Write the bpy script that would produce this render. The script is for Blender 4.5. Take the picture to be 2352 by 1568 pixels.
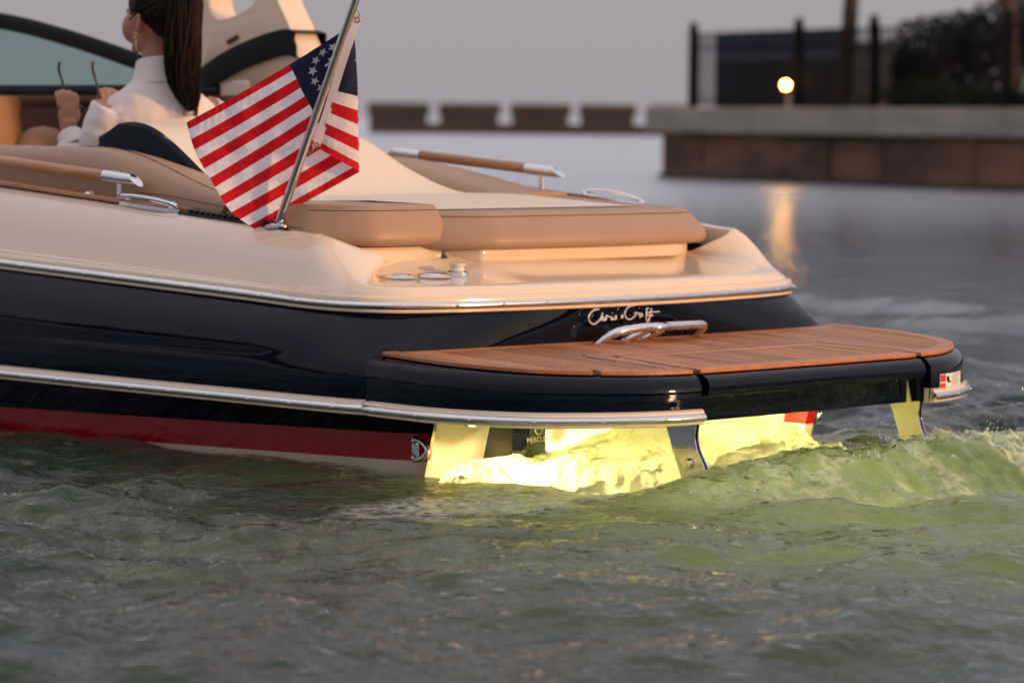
import bpy, bmesh, math, random
import numpy as np
from mathutils import Vector, Matrix
random.seed(7); rng = np.random.default_rng(11)
for o in list(bpy.data.objects): bpy.data.objects.remove(o)
S = bpy.context.scene
COL = S.collection
R = math.radians

# ------------------------------------------------------------------ camera
cam_d = bpy.data.cameras.new("camera"); cam = bpy.data.objects.new("camera", cam_d); COL.objects.link(cam); S.camera = cam
cam_d.sensor_width = 36; cam_d.lens = 36 * 7500 / 2352
cam_d.clip_start = 0.1; cam_d.clip_end = 20000
yaw, roll, pit = 0.805, 0.009, math.atan((784 - 275.5) / 7500)
fw = Vector((math.sin(yaw) * math.cos(pit), math.cos(yaw) * math.cos(pit), -math.sin(pit)))
rt = Vector((math.cos(yaw), -math.sin(yaw), 0)); up = rt.cross(fw)
rt, up = math.cos(roll) * rt + math.sin(roll) * up, -math.sin(roll) * rt + math.cos(roll) * up
cam.matrix_world = Matrix(((rt.x, up.x, -fw.x, -8.451), (rt.y, up.y, -fw.y, -7.558), (rt.z, up.z, -fw.z, 1.166), (0, 0, 0, 1)))
cam_d.dof.use_dof = True; cam_d.dof.focus_distance = 10.1; cam_d.dof.aperture_fstop = 3.0

# ------------------------------------------------------------------ sky and sun
SUN = Vector((0.40, -0.91, 0.12)).normalized()
W = bpy.data.worlds.new("World"); S.world = W; W.use_nodes = True
nt = W.node_tree; nt.nodes.clear()
wo = nt.nodes.new("ShaderNodeOutputWorld"); bg = nt.nodes.new("ShaderNodeBackground")
sky = nt.nodes.new("ShaderNodeTexSky"); sky.sky_type = 'NISHITA'; sky.sun_disc = False
sky.sun_elevation = math.asin(SUN.z); sky.sun_rotation = math.atan2(SUN.x, SUN.y)
sky.air_density = 1.0; sky.dust_density = 3.0; sky.ozone_density = 2.0; sky.altitude = 0
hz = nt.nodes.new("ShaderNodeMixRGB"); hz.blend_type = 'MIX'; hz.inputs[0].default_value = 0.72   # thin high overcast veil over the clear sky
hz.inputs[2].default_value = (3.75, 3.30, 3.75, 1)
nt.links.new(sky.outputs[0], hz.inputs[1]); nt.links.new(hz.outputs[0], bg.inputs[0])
bg.inputs[1].default_value = 0.13
# overcast veil: grey and even near the horizon, brightened overhead, as cloud can be, to raise the fill light
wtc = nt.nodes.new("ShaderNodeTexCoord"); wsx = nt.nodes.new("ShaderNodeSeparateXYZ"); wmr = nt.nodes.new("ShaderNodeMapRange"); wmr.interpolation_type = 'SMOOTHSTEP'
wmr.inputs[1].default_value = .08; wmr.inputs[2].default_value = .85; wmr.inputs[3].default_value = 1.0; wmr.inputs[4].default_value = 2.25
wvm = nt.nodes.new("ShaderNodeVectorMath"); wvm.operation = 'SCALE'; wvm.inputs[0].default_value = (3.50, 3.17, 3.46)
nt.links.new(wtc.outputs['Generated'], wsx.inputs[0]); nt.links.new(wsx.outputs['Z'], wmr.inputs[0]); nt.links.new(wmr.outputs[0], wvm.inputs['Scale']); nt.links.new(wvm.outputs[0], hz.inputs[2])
nt.links.new(bg.outputs[0], wo.inputs[0])
sd = bpy.data.lights.new("sun", 'SUN'); sun = bpy.data.objects.new("sun", sd); COL.objects.link(sun)
sd.energy = 2.3; sd.angle = R(4); sd.color = (1.0, 0.55, 0.255)
sun.rotation_euler = SUN.to_track_quat('Z', 'Y').to_euler()
S.view_settings.view_transform = 'Standard'; S.view_settings.look = 'None'
S.view_settings.exposure = 0.12; S.view_settings.gamma = 1.0
S.cycles.use_denoising = True
S.cycles.max_bounces = 8; S.cycles.sample_clamp_indirect = 4.0

# ------------------------------------------------------------------ helpers
def link(o, parent=None):
    COL.objects.link(o)
    if parent is not None: o.parent = parent
    return o
def tag(o, label=None, cat=None, group=None, kind=None):
    if label: o['label'] = label
    if cat: o['category'] = cat
    if group: o['group'] = group
    if kind: o['kind'] = kind
    return o
def empty(name, loc=(0, 0, 0), **k):
    o = bpy.data.objects.new(name, None); o.empty_display_size = .1; link(o); o.location = loc
    return tag(o, **k)
def mesh(name, verts, faces, mat, parent=None, smooth=True, angle=40):
    me = bpy.data.meshes.new(name)
    me.from_pydata([tuple(v) for v in verts], [], faces); me.update()
    bm = bmesh.new(); bm.from_mesh(me); bmesh.ops.remove_doubles(bm, verts=bm.verts, dist=1e-6)
    bmesh.ops.recalc_face_normals(bm, faces=bm.faces); bm.to_mesh(me); bm.free()
    for m in (mat if isinstance(mat, (list, tuple)) else [mat]): me.materials.append(m)
    if smooth:
        me.shade_smooth()
        if angle: me.set_sharp_from_angle(angle=R(angle))
    o = bpy.data.objects.new(name, me)
    link(o, parent)
    if parent is not None and parent.parent is None: o.matrix_parent_inverse = Matrix.Translation(parent.location).inverted()
    return o
class MB:                                   # mesh builder: gathers shapes into one mesh object
    def __init__(s): s.v = []; s.f = []
    def add(s, vs, fs):
        n = len(s.v); s.v += [Vector(v) for v in vs]; s.f += [tuple(i + n for i in f) for f in fs]; return s
    def grid(s, rows, close_u=False, close_v=False, cap0=False, cap1=False):
        nr, nc = len(rows), len(rows[0]); vs = [p for r in rows for p in r]; fs = []
        for i in range(nr if close_v else nr - 1):
            for j in range(nc if close_u else nc - 1):
                a, b = i * nc + j, i * nc + (j + 1) % nc; c, d = ((i + 1) % nr) * nc + (j + 1) % nc, ((i + 1) % nr) * nc + j
                fs.append((a, b, c, d))
        if cap0: fs.append(tuple(range(nc))[::-1])
        if cap1: fs.append(tuple((nr - 1) * nc + j for j in range(nc)))
        return s.add(vs, fs)
    def tube(s, path, r, n=10, cap=True, flat=None):
        path = [Vector(p) for p in path]; rs = r if isinstance(r, (list, tuple)) else [r] * len(path); rows = []
        ref = None
        for i, p in enumerate(path):
            t = (path[min(i + 1, len(path) - 1)] - path[max(i - 1, 0)]).normalized()
            if ref is None: ref = Vector((0, 0, 1)) if abs(t.z) < .9 else Vector((1, 0, 0))
            u = (ref - t * ref.dot(t)).normalized(); w = t.cross(u); ref = u
            fx = flat or 1
            rows.append([p + (u * math.cos(a) + w * math.sin(a) * fx) * rs[i] for a in [2 * math.pi * k / n for k in range(n)]])
        return s.grid(rows, close_u=True, cap0=cap, cap1=cap)
    def box(s, c, h, rot=None):
        c = Vector(c); vs = [Vector((x * h[0], y * h[1], z * h[2])) for x in (-1, 1) for y in (-1, 1) for z in (-1, 1)]
        if rot is not None: vs = [rot @ v for v in vs]
        return s.add([c + v for v in vs], [(0, 1, 3, 2), (4, 6, 7, 5), (0, 4, 5, 1), (2, 3, 7, 6), (0, 2, 6, 4), (1, 5, 7, 3)])
    def prism(s, poly, z0, z1, dz0=None, inset=0.0):
        n = len(poly); a = [Vector((p[0], p[1], z0 if not callable(z0) else z0(p))) for p in poly]
        b = [Vector((p[0], p[1], z1 if not callable(z1) else z1(p))) for p in poly]
        return s.add(a + b, [tuple(range(n))[::-1], tuple(range(n, 2 * n))] + [(i, (i + 1) % n, n + (i + 1) % n, n + i) for i in range(n)])
    def ball(s, c, r, n=10, m=7, sq=(1, 1, 1)):
        c = Vector(c); rows = []
        for i in range(m + 1):
            t = math.pi * i / m
            rows.append([c + Vector((math.sin(t) * math.cos(2 * math.pi * k / n) * r * sq[0], math.sin(t) * math.sin(2 * math.pi * k / n) * r * sq[1], math.cos(t) * r * sq[2])) for k in range(n)])
        return s.grid(rows, close_u=True)
    def build(s, name, mat, parent=None, smooth=True, angle=40): return mesh(name, s.v, s.f, mat, parent, smooth, angle)
def bevel(o, w, seg=2, ang=30):
    m = o.modifiers.new("bevel", 'BEVEL'); m.width = w; m.segments = seg; m.limit_method = 'ANGLE'; m.angle_limit = R(ang)
    return o
def subd(o, n=2):
    m = o.modifiers.new("sub", 'SUBSURF'); m.levels = n; m.render_levels = n; return o
def cr(pts, n=8, closed=False):             # Catmull-Rom through points
    P = [Vector(p) for p in pts]; out = []; N = len(P)
    for i in range(N if closed else N - 1):
        g = lambda k: P[k % N] if closed else P[max(0, min(N - 1, k))]
        p0, p1, p2, p3 = g(i - 1), g(i), g(i + 1), g(i + 2)
        for k in range(n):
            t = k / n
            out.append(.5 * ((2 * p1) + (p2 - p0) * t + (2 * p0 - 5 * p1 + 4 * p2 - p3) * t * t + (3 * p1 - p0 - 3 * p2 + p3) * t ** 3))
    if not closed: out.append(P[-1].copy())
    return out
def sm(a, b, x):
    t = max(0., min(1., (x - a) / (b - a))); return t * t * (3 - 2 * t)
def lerp(a, b, t): return a + (b - a) * t
def dup(root, parent=None):
    c = root.copy(); link(c, parent)
    for ch in root.children: dup(ch, c)
    return c

# ------------------------------------------------------------------ materials
def mat(name, col, rough=.5, metal=0., bump=None, coat=0., var=None, spec=.5, sheen=0., trans=0.):
    m = bpy.data.materials.new(name); m.use_nodes = True; t = m.node_tree; b = t.nodes["Principled BSDF"]
    b.inputs['Base Color'].default_value = (*col, 1); b.inputs['Roughness'].default_value = rough; b.inputs['Metallic'].default_value = metal
    b.inputs['Coat Weight'].default_value = coat; b.inputs['Coat Roughness'].default_value = .04; b.inputs['Specular IOR Level'].default_value = spec
    b.inputs['Sheen Weight'].default_value = sheen; b.inputs['Transmission Weight'].default_value = trans
    tc = t.nodes.new("ShaderNodeTexCoord")
    if var:                                  # (scale xyz, amount, second colour)
        mp = t.nodes.new("ShaderNodeMapping"); mp.inputs['Scale'].default_value = var[0]
        n = t.nodes.new("ShaderNodeTexNoise"); n.inputs['Scale'].default_value = 1; n.inputs['Detail'].default_value = 5
        r = t.nodes.new("ShaderNodeMapRange"); r.inputs[1].default_value = .35; r.inputs[2].default_value = .65; r.inputs[4].default_value = var[1]
        x = t.nodes.new("ShaderNodeMixRGB"); x.inputs[1].default_value = (*col, 1); x.inputs[2].default_value = (*var[2], 1)
        t.links.new(tc.outputs['Object'], mp.inputs[0]); t.links.new(mp.outputs[0], n.inputs[0]); t.links.new(n.outputs[0], r.inputs[0])
        t.links.new(r.outputs[0], x.inputs[0]); t.links.new(x.outputs[0], b.inputs['Base Color'])
    if bump:                                 # (scale, strength)
        mp2 = t.nodes.new("ShaderNodeMapping"); mp2.inputs['Scale'].default_value = bump[0] if isinstance(bump[0], tuple) else (bump[0],) * 3
        n2 = t.nodes.new("ShaderNodeTexNoise"); n2.inputs['Scale'].default_value = 1; n2.inputs['Detail'].default_value = 4
        bp = t.nodes.new("ShaderNodeBump"); bp.inputs['Strength'].default_value = bump[1]; bp.inputs['Distance'].default_value = bump[2] if len(bump) > 2 else .002
        t.links.new(tc.outputs['Object'], mp2.inputs[0]); t.links.new(mp2.outputs[0], n2.inputs[0]); t.links.new(n2.outputs[0], bp.inputs['Height'])
        t.links.new(bp.outputs[0], b.inputs['Normal'])
    return m
M = dict(
    navy=mat("navy_gelcoat", (.0010, .0032, .012), .03, spec=.27, bump=(3.0, .02, .004)),
    cream=mat("cream_gelcoat", (.80, .655, .485), .10, coat=.5, bump=(4.0, .02, .003)),
    red=mat("red_boot_stripe", (.40, .007, .011), .18, coat=.3, var=((6, 6, 20), .35, (.28, .005, .008)), bump=((20, 20, 60), .15)),
    steel=mat("polished_steel", (.78, .77, .76), .09, 1., bump=(30, .03)),
    armsteel=mat("brushed_steel", (.62, .63, .64), .10, 1., bump=(60, .08)),
    matte=mat("matte_gelcoat", (.80, .68, .54), .6),
    satin=mat("bright_chrome", (.85, .82, .80), .28, 1.),
    tan=mat("tan_vinyl", (.385, .245, .15), .45, bump=(420, .35, .0012), var=((3, 3, 3), .3, (.35, .215, .14)), spec=.4),
    ivory=mat("ivory_vinyl", (.78, .655, .50), .48, bump=(420, .3, .001), spec=.35),
    navyvinyl=mat("navy_vinyl", (.004, .008, .022), .6, bump=(300, .3, .001), spec=.15),
    brown=mat("brown_leather", (.085, .032, .014), .6, bump=(200, .3, .001), spec=.2),
    amber=mat("amber_leather", (.27, .125, .048), .5, bump=(200, .3, .001)),
    black=mat("black_trim", (.004, .004, .005), .5, spec=.15),
    glossblack=mat("gloss_black", (.005, .005, .006), .12, coat=.4),
    grille=mat("dark_grille", (.022, .016, .014), .4),
    white=mat("white_print", (.8, .8, .8), .5),
    redprint=mat("red_print", (.62, .02, .015), .5),
    grey=mat("grey_print", (.25, .25, .25), .6),
    plastic=mat("white_plastic", (.72, .66, .62), .35),
    caulk=mat("black_caulk", (.012, .010, .009), .6),
    gold=mat("gold", (.8, .5, .18), .25, 1.),
    pearl=mat("pearl", (.8, .74, .66), .2, coat=.5),
)
def wood(name, c1, c2, sc=(40, 3, 40), rough=.42, coat=0.):
    m = mat(name, c1, rough, coat=coat, var=(sc, .9, c2), bump=((sc[0] * 6, sc[1] * 3, sc[2] * 6), .12, .0006)); t = m.node_tree
    oi = t.nodes.new("ShaderNodeObjectInfo"); hs = t.nodes.new("ShaderNodeHueSaturation"); mr = t.nodes.new("ShaderNodeMapRange")
    mr.inputs[3].default_value = .70; mr.inputs[4].default_value = 1.30
    b = t.nodes["Principled BSDF"]; src = b.inputs['Base Color'].links[0].from_socket
    t.links.new(oi.outputs['Random'], mr.inputs[0]); t.links.new(mr.outputs[0], hs.inputs['Value']); t.links.new(src, hs.inputs['Color']); t.links.new(hs.outputs[0], b.inputs['Base Color'])
    return m
M['teak'] = wood("teak_plank", (.50, .205, .080), (.38, .140, .052), rough=.45)
M['teakvar'] = wood("teak_margin", (.50, .185, .070), (.40, .14, .052), rough=.35)
M['varnish'] = wood("varnished_teak", (.42, .20, .08), (.28, .12, .045), (30, 2, 30), rough=.3, coat=.3)

# ------------------------------------------------------------------ boat lines
boat = empty("motorboat", (0, 0, 0), label="navy and cream open motorboat with teak swim platform, stern towards the viewer", cat="motorboat")
def sym(pts):                               # port control points (bow -> transom centre) mirrored to starboard
    return pts + [(-x, y, z) for x, y, z in pts[:-1][::-1]]
A_ = cr(sym([(-.02, 6.6, .42), (-.62, 5.7, .40), (-.98, 4.5, .38), (-1.15, 3.1, .37), (-1.2, 1.7, .37), (-1.205, .7, .37), (-1.205, .22, .37), (-1.17, .05, .37), (-1.04, .0, .37), (-.55, -.004, .37), (0, -.006, .37)]), 10)
B_ = cr(sym([(-.02, 6.9, .82), (-.66, 5.9, .77), (-1.0, 4.6, .71), (-1.115, 3.1, .655), (-1.14, 1.7, .60), (-1.14, .75, .562), (-1.13, .38, .545), (-1.06, .17, .54), (-.86, .065, .538), (-.42, -.008, .537), (0, -.03, .537)]), 10)
NP = len(A_)
def pnorm(path):                            # outward plan normals
    out = []
    for i in range(len(path)):
        t = path[min(i + 1, len(path) - 1)] - path[max(i - 1, 0)]; t.z = 0; t.normalize()
        out.append(Vector((t.y, -t.x, 0)) * (1 if Vector((t.y, -t.x)).dot(Vector((path[i].x, path[i].y - 3))) > 0 else -1))
    return out
NB = pnorm(B_); NA = pnorm(A_)

# hull: tumblehome topsides plus wrap-round transom
rows = []
for k in range(9):
    t = k / 8; bul = .022 * math.sin(math.pi * t)
    row = []
    for i in range(NP):
        p = A_[i].lerp(B_[i], t); side = sm(.15, .6, p.y); row.append(p + NB[i] * bul * (.25 + .75 * side))
    rows.append(row)
mb = MB().grid(rows)
# lower topsides between the knuckle and the spray rail, bow to platform seam
port_i = [i for i in range(NP) if A_[i].x < 0 and A_[i].y > .045]
for sgn in (1, -1):
    idx = port_i if sgn == 1 else [NP - 1 - i for i in port_i]
    rws = []
    for z, off in ((.37, 0), (.33, .005), (.24, .0), (.205, -.012)): rws.append([A_[i] + NA[i] * off + Vector((0, 0, z - .37 + (A_[i].z - .37) * 0)) for i in idx])
    rws.append([Vector((A_[i].x * .86, A_[i].y, .185)) for i in idx])
    rws.append([Vector((A_[i].x * .835, A_[i].y + (.0), .14 - .028 * min(max(A_[i].y, 0), 2.5))) for i in idx])
    if sgn == 1: portlow = rws[-1]
    mb.grid(rws)
hull = mb.build("hull", M['navy'], boat, angle=35)
def stripe(z0f, z1f, x0, x1, name, m, n0=3):
    b = MB()
    for sgn in (1, -1):
        rws = []
        for k in range(n0 + 1):
            t = k / n0
            rws.append([Vector((sgn * A_[i].x * lerp(x0, x1, t), A_[i].y if A_[i].y > .06 else 0., lerp(z0f(A_[i].y), z1f(A_[i].y), t))) for i in port_i])
        b.grid(rws)
    return b
yl = lambda y: min(max(y, 0), 2.5)
stripe(lambda y: .14 - .028 * yl(y), lambda y: .049 - .028 * yl(y), .835, .825, "", None).build("boot_stripe", M['red'], boat)
b = stripe(lambda y: .049 - .028 * yl(y), lambda y: -.02, .825, .815, "", None, 2); b2 = stripe(lambda y: -.02, lambda y: -.35, .815, .5, "", None, 3); b.add(b2.v, b2.f)
b.build("hull_bottom", M['cream'], boat)
# lower transom below the platform (lit by the underwater lights)
yt = lambda z: -.05 * (z + .02) / .2
MB().grid([[Vector((x, .10 * (x + .99) / 1.945 + .004 + yt(z), z)) for x in np.linspace(-.99, .955, 22)] for z in np.linspace(-.3, .26, 8)]).build("lower_transom", M['matte'], boat)
for sg_ in (-1, 1):
    xi_ = .955 if sg_ > 0 else .990
    for nm_, m_, z0_, z1_ in (("corner_strip", M['cream'], -.3, .056), ("corner_strip", M['red'], .056, .14), ("corner_strip", M['navy'], .14, .26)):
        MB().grid([[Vector((sg_ * xi_, (.105 if sg_ > 0 else .006) + yt(z), z)), Vector((sg_ * xi_, yt(z), z)), Vector((sg_ * 1.003, yt(z), z))] for z in (z0_, (z0_ + z1_) / 2, z1_)]).build(nm_, m_, boat)

# ------------------------------------------------------------------ deck moulding
def zr(y): return .0
Sp = [(-.004, .012), (.0, .03), (.004, .046), (.020, .051), (.025, .064), (.045, .115), (.075, .168), (.11, .205), (.14, .222), (.16, .226), (.172, .218), (.175, .15)]
Tp = [(-.004, .012), (.0, .034), (.004, .058), (.02, .072), (.03, .076), (.08, .079), (.14, .081), (.22, .083), (.31, .086), (.40, .095), (.45, .11), (.475, .14)]
rows = [[] for _ in Sp]
for i in range(NP):
    p = B_[i]; y = p.y
    w = sm(.10, .50, y) if p.x < 0 else sm(.0, .32, y)
    hs = 1 + .115 * max(0, min(y, 4) - .55) / .226 * .26
    if y > 4.2: w = 1
    for k in range(len(Sp)):
        d = lerp(Tp[k][0], Sp[k][0], w); h = lerp(Tp[k][1], Sp[k][1] * hs + (.040 * sm(.35, 1.1, y) * min(1, Sp[k][1] / .22) if p.x > 0 else 0), w)
        h += (0, 0, 0, 0, 0, .003, .009, .017, .026, .034, .034, .02)[k] * (1 - w) * sm(-.62, -.30, p.x) * sm(1.0, .80, p.x)
        d = min(d, abs(p.x) * .95) if y > 5 else d
        nn = NB[i] if w > .999 or w < .001 else (NB[i] * 1.0 + Vector((0, -.15, 0))).normalized()
        rows[k].append(p + Vector((0, 0, .0)) - nn * d + Vector((0, 0, h)))
mb = MB().grid(rows)
deck = mb.build("deck", M['cream'], boat, angle=50)
# foredeck cap
ci = [i for i in range(NP) if B_[i].y >= 4.4]
cpts = [rows[9][i] for i in ci]
MB().add(cpts, [tuple(range(len(cpts)))]).build("foredeck", M['cream'], boat)

def sweep(path, norms, prof, name, m, parent, cap=True, up=Vector((0, 0, 1))):
    b = MB(); b.grid([[p + n * o + up * u for (o, u) in prof] for p, n in zip(path, norms)], close_u=True, cap0=cap, cap1=cap)
    return b.build(name, m, parent, angle=35)
mould = [(-.02, -.026), (.012, -.026), (.020, -.022), (.022, -.012), (.020, -.004), (.020, .006), (.022, .014), (.018, .026), (.008, .032), (-.02, .032)]
half = [(.014 + .018 * math.sin(math.pi * k / 8), .0148 * math.cos(math.pi * k / 8)) for k in range(9)] + [(.010, -.0148), (.010, .0148)]
RB = [p + Vector((0, 0, .016)) for p in B_]
rail = empty_parent = sweep(RB, NB, mould, "rub_rail", M['cream'], boat)
steel_strip = sweep(RB, NB, half, "rail_strip", M['steel'], rail)
def screws(path, norms, step, start, parent, me=None, out=.031, maxn=60, ymax=3.4):
    acc = start; n = 0
    for a, b_, na in zip(path[:-1], path[1:], norms[:-1]):
        L = (b_ - a).length
        while acc < L:
            if a.y < ymax and n < maxn:
                if me is None:
                    o = MB().ball((0, 0, 0), .0068, 8, 4).build("screw", M['steel'], parent); me = o.data
                else: o = bpy.data.objects.new("screw", me); link(o, parent)
                o.location = a.lerp(b_, acc / L) + na * out; n += 1
            acc += step
        acc -= L
    return me
SCREW = screws(RB, NB, .185, .05, rail)

# ------------------------------------------------------------------ swim platform
P_ = cr(sym([(-1.166, .055, .345), (-1.182, -.12, .345), (-1.178, -.32, .345), (-1.105, -.53, .345), (-.985, -.66, .345), (-.80, -.765, .345), (-.6, -.808, .345), (-.3, -.816, .345), (0, -.818, .345)]), 8)
def tz(y): return .361 + .035 * (y + .81) / .8
NPn = pnorm(P_)
def cut(xlo, xhi): return [i for i in range(len(P_)) if xlo <= P_[i].x <= xhi]
def shell(idx, prof, name, parent=boat, m=M['navy'], top_in=.10, ends=True):
    b = MB()
    rws = [[P_[i] - NPn[i] * top_in + Vector((0, 0, tz(P_[i].y) - .361 + .014)) for i in idx]]
    for o, u in prof: rws.append([P_[i] + NPn[i] * o + Vector((0, 0, (tz(P_[i].y) - .361) * (1 if u > -.02 else .3) + u)) for i in idx])
    b.grid([list(r) for r in zip(*rws)], cap0=ends, cap1=ends)
    return b.build(name, m, parent, angle=50)
sideprof = [(.002, .019), (.018, .015), (.030, .003), (.038, -.010), (.041, -.03), (.040, -.10), (.036, -.132), (-.02, -.135), (-.1, -.13)]
GAP = .598
plat = shell(cut(-2, -GAP), sideprof, "swim_platform")
p2 = shell(cut(GAP, 2), sideprof, "platform_wing", plat)
# body under the teak and fixed underside
MB().box((0, -.17, .29), (1.06, .17, .03)).build("platform_core", M['navy'], plat, smooth=False)
for lo_, hi_, xe in ((-2, -GAP, -GAP), (GAP, 2, GAP)):
    L_ = [(P_[k].x - NPn[k].x * .05, P_[k].y - NPn[k].y * .05) for k in cut(lo_, hi_)]
    L_ = L_ + [(xe, -.30)] if xe < 0 else [(xe, -.30)] + L_
    MB().prism(L_, .262, .318).build("platform_core", M['navy'], plat, smooth=False)
step = shell(cut(-GAP + .012, GAP - .012), [(.002, .019), (.018, .015), (.032, .004), (.040, -.012), (.040, -.034), (.034, -.046), (.0, -.050), (-.03, -.055), (-.034, -.06), (-.036, -.135), (-.06, -.138)], "swim_step")
# low spray rail: along the hull then round the platform to the step
hp = [Vector((A_[i].x, A_[i].y, .232)) - NA[i] * .0 for i in port_i if A_[i].y > .07]
lowp = hp + [Vector((P_[i].x, P_[i].y, .232)) + NPn[i] * .034 for i in cut(-2, -GAP) if P_[i].y < .03]
def low(sgn):
    pts = [Vector((sgn * p.x, p.y, p.z)) for p in lowp]; nn = pnorm(pts)
    r = sweep(pts, nn, [(o, u * .86) for o, u in mould], "spray_rail", M['cream'], boat)
    sweep(pts, nn, [(o, u * 1.0) for o, u in half], "rail_strip", M['steel'], r)
    screws(pts, nn, .205, .1, r, SCREW)
low(1); low(-1)

# teak: caulk bed, margins, planks
ol = [(p.x, p.y) for p in P_ if p.y < .045]
def inset_line(d, xlo, xhi): return [(P_[i].x - NPn[i].x * d, P_[i].y - NPn[i].y * d) for i in range(len(P_)) if xlo <= P_[i].x <= xhi and P_[i].y < .03]
def slab(poly, name, m, parent, h=.006, base=.0):
    b = MB(); b.prism(poly, lambda p: tz(p[1]) + base, lambda p: tz(p[1]) + base + h); return b.build(name, m, parent, smooth=False)
def strip(line_a, line_b): return line_a + line_b[::-1]
# beds
bed = inset_line(.006, -2, -GAP) ; 
slab([(-1.2, .0)] + inset_line(.004, -2, -GAP) + [(-GAP, -.40), (GAP, -.40)] + inset_line(.004, GAP, 2) + [(1.2, .0)], "teak_bed", M['caulk'], plat, .004, .006)
slab([(-GAP + .016, -.41)] + inset_line(.004, -GAP + .014, GAP - .014) + [(GAP - .016, -.41)], "teak_bed", M['caulk'], step, .004, .006)
TH = .011
# margins
def margin(xlo, xhi, parent, w=.055, cutx=()):
    xs = [xlo] + list(cutx) + [xhi]
    for a, b_ in zip(xs[:-1], xs[1:]):
        A1 = inset_line(-.002, a, b_); A2 = inset_line(w, a, b_)
        bevel(slab(strip(A1, A2), "margin_board", M['teakvar'], parent, TH + .003, .006), .003, 2)
margin(-2, -GAP, plat, .058, (-.93,)); margin(GAP, 2, plat, .058); margin(-GAP + .014, GAP - .014, step, .058)
# inner (transom-side) margin
def ybk(x): return -.004 + .02 * (abs(x) / 1.2) ** 4
bevel(slab([(x, ybk(x)) for x in np.linspace(-1.14, 1.14, 15)] + [(x, ybk(x) - .045) for x in np.linspace(1.14, -1.14, 15)], "margin_board", M['teakvar'], plat, TH, .006), .002, 1)
# frame round the drop-down step
sl = lambda y: GAP - .07 * ((y + .81) / .45)        # half width of the opening at depth y
yf = -.40
fr_out = .085
def corner(h, y0, r, s):                              # rounded frame path, s = -1 port side
    pts = []
    for k in range(7):
        a = math.pi / 2 * k / 6; pts.append((s * (h - r + r * math.cos(a)), y0 - r + r * math.sin(a)))
    return pts
for s in (-1, 1):
    o_ = [(s * (sl(-.81 + .03) + .004 + fr_out * .55), -.735)] + corner(sl(yf) + fr_out, yf + fr_out, .07, s) + [(0, yf + fr_out)]
    i_ = [(s * (sl(-.79) + .006), -.790)] + [(s * (sl(yf) + .006), yf + .006)] + [(0, yf + .006)]
    cpt = (s * .3, -.62)
    gro = lambda L, d: [(x + (x - cpt[0]) / math.hypot(x - cpt[0], y - cpt[1]) * d, y + (y - cpt[1]) / math.hypot(x - cpt[0], y - cpt[1]) * d) if abs(x) > .001 else (x, y + d) for x, y in L]
    slab(gro(o_, .005) + gro(i_, -.003)[::-1], "frame_seam", M['caulk'], plat, TH + .0006, .006)
    bevel(slab(o_ + i_[::-1], "frame_board", M['teakvar'], plat, TH + .002, .006), .0015, 1)
    si = [(s * (sl(-.75) - .014), -.752), (s * (sl(yf) - .014), yf - .010), (0, yf - .010)]
    sj = [(s * (sl(-.75) - .062), -.752), (s * (sl(yf) - .075), yf - .055), (0, yf - .055)]
    slab(gro(si, .003) + gro(sj, -.005)[::-1], "frame_seam", M['caulk'], step, TH + .0006, .006)
    bevel(slab(si + sj[::-1], "frame_board", M['teak'], step, TH + .002, .006), .0015, 1)
def y_aft(x):                                          # platform teak edge
    best = -.818
    q = [(p.x, p.y) for p in P_ if p.y < .04]
    for (x0, y0), (x1, y1) in zip(q[:-1], q[1:]):
        if min(x0, x1) <= x <= max(x0, x1) and abs(x1 - x0) > 1e-5: best = min(best if best != -.818 else 9, lerp(y0, y1, (x - x0) / (x1 - x0)))
    return best if best < 5 else -.2
PW = .043
xs = np.arange(-1.15, 1.151, PW)
for x0, x1 in zip(xs[:-1], xs[1:]):
    a, b_ = x0 + .0035, x1 - .0035; xm = (a + b_) / 2
    back = lambda x: ybk(x) - .049
    def seg(ya, yb, parent):
        poly = [(a, ya(a)), (b_, ya(b_)), (b_, yb(b_)), (a, yb(a))]
        if min(ya(a) - yb(a), ya(b_) - yb(b_)) > .01: slab(poly, "plank", M['teak'], parent, TH, .006)
    edge = lambda x: y_aft(max(-1.19, min(1.19, x))) + .062 + .05 * max(0, abs(x) - .75)
    if abs(xm) > GAP + .028: seg(back, edge, plat)
    else: seg(back, lambda x: yf + .03, plat)
    if abs(xm) < GAP - .05: seg(lambda x: yf - .03, lambda x: y_aft(x) + .062, step)
for x, y in ((-.52, -.395), (.16, -.40), (-.02, -.022)):
    b = MB(); c = Vector((x, y, tz(y) + .0185)); n = 12
    b.add([c + Vector((.028 * math.cos(2 * math.pi * k / n), .016 * math.sin(2 * math.pi * k / n), 0)) for k in range(n)], [tuple(range(n))]); b.build("finger_hole", M['caulk'], plat)
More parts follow.
